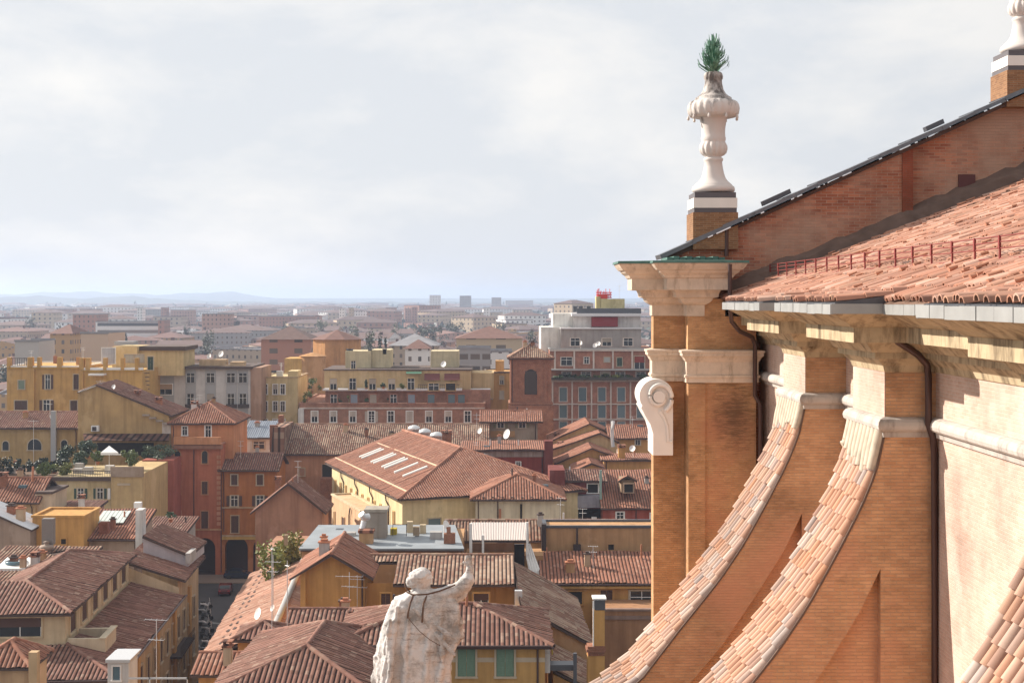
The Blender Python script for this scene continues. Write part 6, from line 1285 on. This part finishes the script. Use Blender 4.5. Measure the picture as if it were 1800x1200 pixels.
FROOF = flat('far_red_tiles', (.185, .098, .078), .9, noise=.3, scale=.8); FROOF2 = flat('far_brown_tiles', (.14, .085, .072), .9, noise=.3, scale=.8); FFLAT = flat('far_flat_roof', (.26, .25, .26), .8, noise=.3, scale=.4)
def farmesh(m, mr, x, y, w, d, h, rz, roof, rise):
    ex = (cos(rz), sin(rz)); ey = (-ex[1], ex[0]); q = lambda a, b, z: (x+ex[0]*a+ey[0]*b, y+ex[1]*a+ey[1]*b, z)
    hw, hd = w/2, d/2
    for a, b, c, e in ((-hw, -hd, hw, -hd), (hw, -hd, hw, hd), (hw, hd, -hw, hd), (-hw, hd, -hw, -hd)):
        l = sqrt((c-a)**2+(e-b)**2); m.face([q(a, b, 0), q(c, e, 0), q(c, e, h), q(a, b, h)], [(0, 0), (l, 0), (l, h), (0, h)])
    o = .6
    if roof == 'flat':
        mr.face([q(-hw, -hd, h-.3), q(hw, -hd, h-.3), q(hw, hd, h-.3), q(-hw, hd, h-.3)])
        for a, b, c, e in ((-hw-.15, -hd-.15, hw+.15, -hd+.2), (-hw-.15, hd-.2, hw+.15, hd+.15)): mr.solid([q(a, b, h-.1), q(c, b, h-.1), q(c, e, h-.1), q(a, e, h-.1)], [q(a, b, h+.4), q(c, b, h+.4), q(c, e, h+.4), q(a, e, h+.4)])
    else:
        i = hd if roof == 'hip' else 0; i = min(i, hw*.98)
        A, B2 = q(-hw+i, 0, h+rise), q(hw-i, 0, h+rise); c0, c1, c2, c3 = q(-hw-o, -hd-o, h-.1), q(hw+o, -hd-o, h-.1), q(hw+o, hd+o, h-.1), q(-hw-o, hd+o, h-.1)
        mr.face([c0, c1, B2, A]); mr.face([c2, c3, A, B2])
        if i: mr.face([c3, c0, A]); mr.face([c1, c2, B2])
        else: m.face([q(-hw, -hd, h), q(-hw, hd, h), A]); m.face([q(hw, -hd, h), q(hw, hd, h), B2])
    return q
def farb(kind, label, cat, x, y, w, d, h, rz, roof, rise, wm, rm, extras=True, group=None):
    t = empty(kind, (x, y, 0), label, cat, group); m, mr = MB(), MB(); q = farmesh(m, mr, x, y, w, d, h, rz, roof, rise)
    wo = m.build('wall', wm, t); ro = mr.build('roof', rm, t)
    if extras:
        m = MB(); z = h+rise*.55; k = rnd.uniform(-.3, .3); ex = (cos(rz), sin(rz)); c = q(k*w, rnd.uniform(-.2, .2)*d, 0); s = rnd.uniform(.5, 1.0) if roof != 'flat' else rnd.uniform(1.5, 3)
        m.obox(c[:2], ex, -s, s, -s*.8, s*.8, h-.2, z+rnd.uniform(1.2, 2.6)); m.build('chimney' if roof != 'flat' else 'stair_head', wm if roof == 'flat' else FROOF2, ro)
    return t
def fpx(kind, label, cat, u0, u1, v0, Y, d, roof='flat', rise=3., col='cream', rm=None, wm=None, **k):
    x0, x1 = XU(u0, Y), XU(u1, Y); h = ZV(v0, Y)
    return farb(kind, label, cat, (x0+x1)/2, Y+d/2, x1-x0, d, h, 0, roof, rise, wm or gridwall(FC[col], **k), rm or (FFLAT if roof == 'flat' else FROOF), False)
BL = flat('blank_beige_render', (.56, .42, .32), .9)
fpx('blank_block', 'blank beige blind end wall block behind the yellow palazzo', 'apartment block', 142, 190, 586, 345, 16, wm=BL)
fpx('grey_stair_block', 'pale grey block with dark flat top left of the blank beige block', 'apartment block', 26, 68, 600, 330, 12, col='grey', wm=flat('grey_render', (.45, .42, .40), .9))
fpx('balcony_block', 'ochre block with two balcony bands at the left behind the palazzo', 'apartment block', 88, 126, 586, 480, 20, 'hip', 3, 'ochre')
fpx('long_factory', 'long pale factory with dark window bands and brick end towers', 'factory', 168, 280, 566, 900, 30, col='white', sx=60, sz=4.5, w=.96, h=.45)
fpx('factory_tower', 'brick tower at the left end of the long pale factory', 'tower', 128, 172, 553, 920, 25, col='brick'); fpx('factory_tower', 'dark brick tower at the right end of the long pale factory', 'tower', 278, 289, 563, 890, 16, col='brick')
fpx('red_brick_flats', 'red brick flats with white balconies left of the round drum church', 'apartment block', 459, 546, 596, 400, 18, 'hip', 3.5, 'brick', rm=FROOF2, sx=7)
t = empty('drum_church', (XU(588, 360), 366, 0), 'orange octagonal drum church with low red tiled roof and rounded apse', 'church')
m = MB(); x, z = XU(588, 360), ZV(597, 360); R_ = 6.4
ring8 = [(x+R_*cos(2*pi*k/8+.4), 366+R_*sin(2*pi*k/8+.4)) for k in range(8)]
m.solid([(a, b, 0) for a, b in ring8], [(a, b, z) for a, b in ring8]); m.build('drum', wmat(.56, .30, .13), t)
m = MB(); rg = [(x+(R_+.6)*cos(2*pi*k/8+.4), 366+(R_+.6)*sin(2*pi*k/8+.4), z) for k in range(8)]
for k in range(8): m.face([rg[k], rg[(k+1) % 8], (x, 366, z+2.4)])
m.build('drum_roof', FROOF, t); m = MB(); m.tube([(XU(548, 350), 352, 0), (XU(548, 350), 352, ZV(626, 350))], 3.2, 16); m.tube([(XU(548, 350), 352, ZV(626, 350)), (XU(548, 350), 352, ZV(620, 350))], [3.5, .3], 16); m.build('apse', wmat(.52, .28, .12), t); m = MB(); m.box(XU(500, 350), XU(534, 350), 350, 360, 0, ZV(630, 350)); m.build('side_chapel', wmat(.62, .38, .13), t)
fpx('pavilion', 'small white pavilion with low red hip roof right of the drum church', 'house', 712, 755, 612, 420, 12, 'hip', 2.5, 'white'); fpx('grey_barn', 'long barn with dark grey hip roof behind the cream penthouse', 'barn', 684, 768, 607, 520, 24, 'hip', 4, 'beige', rm=FFLAT)
fpx('red_roof_row', 'long cream row with three low red roofs left of the campanile', 'apartment block', 802, 918, 594, 430, 20, 'hip', 3.4, 'cream', rm=FROOF, sx=9)
fpx('glass_loft', 'grey glazed loft with terrace below the long red roof row', 'apartment block', 804, 862, 613, 360, 14, col='grey', sx=3, w=.8); fpx('blue_roof_block', 'low pale block with bluish flat roof right of the glazed loft', 'apartment block', 852, 900, 618, 400, 15, col='white')
for i, (u0, u1, v0, Y, c, lab) in enumerate(((755, 774, 519, 2600, 'white', 'pale high-rise tower on the hazy horizon, leftmost of three'), (808, 828, 520, 2600, 'grey', 'grey high-rise tower on the hazy horizon, middle of three'), (864, 881, 523, 2900, 'grey', 'dim high-rise tower on the hazy horizon, rightmost of three'))): fpx('high_rise', lab, 'high-rise', u0, u1, v0, Y, 24, col=c)
for i, (u0, u1, v0, Y, c, lab) in enumerate(((596, 606, 542, 1500, 'white', 'thin pale slab block at the left of the white housing row'), (613, 620, 541, 1480, 'cream', 'thin sunlit slab block next to the white housing row'), (620, 676, 547, 1600, 'white', 'broad white housing row in the haze above the penthouse'), (678, 696, 541, 1700, 'brick', 'brown slab block right of the broad white housing row'), (712, 722, 543, 1600, 'pink', 'narrow pinkish slab block in the haze'), (724, 733, 540, 1600, 'brick', 'dark slim slab block in the haze'), (736, 757, 545, 1650, 'beige', 'beige slab block left of the pale high-rise'), (770, 815, 548, 1750, 'white', 'wide low white block between the high-rise towers'), (850, 861, 541, 1500, 'white', 'small bright white block right of the middle high-rise'), (241, 250, 541, 1500, 'white', 'bright white slab above the long factory'), (255, 283, 544, 1700, 'grey', 'bluish grey slab above the long factory'), (283, 292, 541, 1500, 'brick', 'slim brick slab above the factory tower'), (300, 340, 545, 1500, 'pink', 'row of pinkish slabs right of the factory'), (80, 130, 543, 1800, 'brick', 'long brown slab row under the hills at left'), (140, 175, 543, 1750, 'pink', 'rose slab row under the hills at left'), (355, 405, 552, 1000, 'pink', 'wide salmon block with flat roof at left centre'), (455, 550, 556, 1250, 'brick', 'long low red-roofed block in the haze at centre'))):
    fpx('slab_block', lab, 'apartment block', u0, u1, v0, Y, 14, col=c)
# the rest of the mid city, one object each
cols = list(FC); roofs = ('hip', 'gable', 'flat'); used = {}
anch = ((-200, 60, 'left of the beige block'), (60, 150, 'above the yellow palazzo'), (150, 262, 'above the rooftop flat'), (262, 360, 'above the white block'), (360, 459, 'right above the white block'), (459, 560, 'near the drum church'), (560, 680, 'above the cream penthouse'), (680, 800, 'left of the red-roofed row'), (800, 900, 'left of the campanile top'), (900, 1010, 'behind the campanile'), (1010, 1180, 'behind the brick office block'))
tiers = ((300, 420, 'just'), (420, 560, 'further back'), (560, 720, 'well back'), (720, 900, 'far back'), (900, 1150, 'in thin haze'))
pitch0 = 27.
y = 305.; nfar = 0; words = ('wide', 'narrow', 'tall', 'low')
while y < 1150:
    st_ = pitch0*(.78+y/1100); u = -60.
    x = XU(-60, y)+rnd.uniform(0, st_)
    while x < XU(1140, y):
        px_ = CX+x/y*F; yy = y+rnd.uniform(-.3, .3)*st_
        w_, d_ = rnd.uniform(.5, .98)*st_, rnd.uniform(.5, .85)*st_; h_ = rnd.choice((10, 11, 12, 13, 14, 15, 16, 18)) if yy > 380 else rnd.uniform(9, 12.5)
        if rnd.random() < .06 and yy > 600: h_ += rnd.uniform(3, 8)
        keep = not (yy < 430 and 440 < px_ < 640) and not (yy < 400 and px_ < 210)
        if keep and rnd.random() < .93:
            an = next((a[2] for a in anch if a[0] <= px_ < a[1]), anch[-1][2]); ti = next((t_[2] for t_ in tiers if t_[0] <= yy < t_[1]), tiers[-1][2] if yy > 900 else tiers[0][2])
            order = [(c, r, s) for c in cols for r in ('hip', 'hip', 'gable', 'flat') for s in words]; rnd.shuffle(order)
            for c, r, s in order:
                if (an, ti, c, r, s) not in used: break
            used[(an, ti, c, r, s)] = 1
            if s == 'wide': w_ *= 1.15
            if s == 'narrow': w_ *= .7
            if s == 'tall': h_ += 2.
            if s == 'low': h_ -= 2
            rm = FFLAT if r == 'flat' else (FROOF2 if c in ('brick', 'grey') or rnd.random() < .45 else FROOF)
            farb('town_house', f'{s} {c} house with {"grey flat" if r == "flat" else ("red " if rm == FROOF else "brown ")+("hipped" if r == "hip" else "gabled")} roof {ti} {an}', 'house', x, yy, w_, d_, h_, rnd.choice((0, 0, .1, -.15, .35, -.4, pi/2-.1, pi/2+.2)), r, rnd.uniform(2.2, 3.6) if r != 'flat' else 0, gridwall(FC[c]), rm, rnd.random() < .7, 'houses of the city beyond the old palazzi'); nfar += 1
        x += st_*rnd.uniform(.9, 1.15)
    y += st_*.92
# distant city as one mass
groups = {}
y = 1160.
while y < 5200:
    st_ = 30+y*.021
    x = XU(-80, y)+rnd.uniform(0, st_)
    while x < XU(1160, y):
        c = rnd.choice(('cream', 'white', 'white', 'white', 'cream', 'pink', 'beige', 'brick')); mm = groups.setdefault(c, [MB(), MB()])
        h_ = rnd.choice((8, 10, 12, 14, 16, 20, 24)); 
        if rnd.random() < .05: h_ += rnd.uniform(5, 14)
        farmesh(mm[0], mm[1], x, y+rnd.uniform(-.3, .3)*st_, rnd.uniform(.35, .8)*st_, rnd.uniform(.3, .6)*st_, h_, rnd.choice((0, .3, -.3, .8)), rnd.choice(('hip', 'flat', 'hip', 'hip')), 3.)
        x += st_*rnd.uniform(.8, 1.3)
    y += st_*.9
y = 165.
while y < 3000:
    st_ = 26+y*.03; x = XU(1190, y)+st_*.6
    while x < XU(2300, y):
        c = rnd.choice(list(groups)); mm = groups[c]; farmesh(mm[0], mm[1], x, y, rnd.uniform(.5, .9)*st_, rnd.uniform(.5, .8)*st_, rnd.uniform(9, 14), rnd.choice((0, .3, -.3)), rnd.choice(('hip', 'hip', 'flat')), 3.); x += st_*rnd.uniform(.9, 1.2)
    y += st_*.95
big = MB(); mats = []
for i, (c, (a, b)) in enumerate(groups.items()):
    for sub, mt in ((a, gridwall(FC[c], sx=5., sz=4.)), (b, flat('hazy_brown_tiles', (.14, .09, .08), .9) if i % 2 else FROOF2)):
        off = len(big.v); big.v += sub.v; big.f += [[k+off for k in f] for f in sub.f]; big.uv += sub.uv; big.sm += sub.sm
        if mt not in mats: mats.append(mt)
        big.mi += [mats.index(mt)]*len(sub.f)
o = big.build('distant_city', mats); tag(o, 'hazy mass of tiny roofs and blocks spreading to the horizon', 'city', None, 'stuff')
# far trees one can tell apart
ft = ((648, 585, 520, 22, 26, (.045, .06, .03), 'pale round tree'), (668, 592, 470, 18, 18, (.02, .035, .02), 'dark evergreen tree'), (700, 575, 900, 30, 16, (.07, .08, .04), 'yellowish tree clump'), (735, 578, 800, 22, 20, (.03, .045, .03), 'dark round tree'), (762, 577, 850, 40, 14, (.06, .065, .04), 'brown-green tree row'), (565, 566, 1000, 30, 16, (.08, .09, .04), 'pale lime tree'), (508, 572, 900, 24, 14, (.05, .065, .03), 'green tree'), (880, 570, 900, 36, 16, (.05, .06, .035), 'olive tree clump'), (478, 630, 420, 18, 34, (.06, .06, .035), 'thin bare tree'), (105, 575, 700, 16, 14, (.03, .045, .03), 'dark tree'), (215, 592, 600, 18, 14, (.03, .045, .035), 'deep green tree'), (365, 585, 650, 24, 16, (.05, .065, .035), 'soft green tree'), (415, 562, 1000, 20, 12, (.03, .04, .03), 'dark pine'), (330, 570, 900, 16, 12, (.04, .05, .03), 'small green tree'), (60, 560, 1100, 24, 10, (.05, .06, .04), 'hazy tree'), (620, 578, 700, 30, 14, (.07, .085, .04), 'light green tree'), (798, 572, 1000, 34, 12, (.05, .06, .04), 'dim tree row'), (940, 585, 700, 20, 14, (.04, .055, .03), 'green tree'))
for k, (u, v, Y, w_, h_, c, lab) in enumerate(ft):
    an = next(a[2] for a in anch if a[0] <= u < a[1]); top = ZV(v-h_/2, Y); r = w_/F*Y/2
    tree('city_tree', lab+' among the roofs, '+('nearer, ' if Y < 600 else '')+an, 'tree', (XU(u, Y), Y, 0), top, r, c, 700, max(.4, r*.09), .4, None, .45)
tw = [(a, b, s) for a in ('dark', 'olive', 'bluish', 'yellowish', 'grey-green') for b in ('round', 'ragged', 'broad', 'slim') for s in anch]; rnd.shuffle(tw)
for k in range(34):
    a, b, an = tw[k]; Y = rnd.uniform(420, 1150); u = rnd.uniform(max(-20, an[0]), min(an[1], 1120)); r = rnd.uniform(3.5, 7)*(.6 if b == 'slim' else 1.2 if b == 'broad' else 1)
    c = {'dark': (.022, .035, .02), 'olive': (.06, .065, .03), 'bluish': (.03, .05, .04), 'yellowish': (.09, .095, .035), 'grey-green': (.06, .075, .05)}[a]
    tree('city_tree', f'{a} {b} tree in a hidden courtyard {an[2]}', 'tree', (XU(u, Y), Y, 0), rnd.uniform(14, 19), r, c, 520, max(.5, r*.1), .4, 'courtyard trees of the city', .45)
# far woods and hills
rr = random.Random(21); m = MB()
for k in range(15000):
    Y = rr.uniform(1000, 4800)*rr.uniform(.9, 1.1); x = XU(rr.uniform(-80, 1160), Y); s = rr.uniform(2, 5)*Y/1800; z = rr.uniform(3, 15)
    a = Vector((rr.gauss(0, 1), rr.gauss(0, .6), rr.gauss(0, .6)))*s; b = a.orthogonal().normalized()*s*.8; p = Vector((x, Y, z)); u = (rr.random()*99, rr.random()*99); m.face([p-a, p+b, p+a, p-b], [u]*4)
o = m.build('distant_wood', leafmat((.035, .05, .03))); tag(o, 'dark greenery scattered through the hazy distant city', 'trees', None, 'stuff')
def hills(name, Y, zf, c, d=900):
    rows = []; us = [(-250+k*6) for k in range(260)]
    m = MB(); top = [(XU(u, Y), Y+d*.5, zf(u)) for u in us]; m.grid([[(XU(u, Y), Y-d, -2) for u in us], [(XU(u, Y), Y, zf(u)*.62+3*sin(u*.31)+2*sin(u*.83)) for u in us], top, [(XU(u, Y), Y+d*2, -2) for u in us]], True); struct(name, m, flat(name+'_green', c, .95, noise=.45, scale=.006))
sm = lambda t: max(0., min(1., t))**2*(3-2*max(0., min(1., t)))
hills('far_hills', 9000, lambda u: 44+sm((470-u)/120)*(36+9*sin(u*.021)+4*sin(u*.07+1)+2*sin(u*.19)), (.05, .075, .05), 1500)
hills('near_hills', 6200, lambda u: 26+sm((430-u)/300)*(22+6*sin(u*.03+2)+3*sin(u*.11))+2*sin(u*.05)+1.5*sin(u*.17), (.045, .065, .04))
# ------------------------------------------------------------------ the air
m = MB(); m.box(-13500, 13500, -400, 19000, -3, 115)
hz = bpy.data.materials.new('air'); hz.use_nodes = True; N, L = nodes_of(hz.node_tree)
o_ = nd(N, 'ShaderNodeOutputMaterial'); v = nd(N, 'ShaderNodeVolumePrincipled'); v.inputs['Color'].default_value = (.60, .72, .95, 1); v.inputs['Density'].default_value = .00017; v.inputs['Anisotropy'].default_value = .3
L.new(v.outputs[0], o_.inputs['Volume']); h = m.build('haze', hz); h['kind'] = 'stuff'
SC.cycles.volume_step_rate = 10; SC.cycles.max_bounces = 6; SC.cycles.volume_bounces = 1; SC.cycles.use_denoising = True
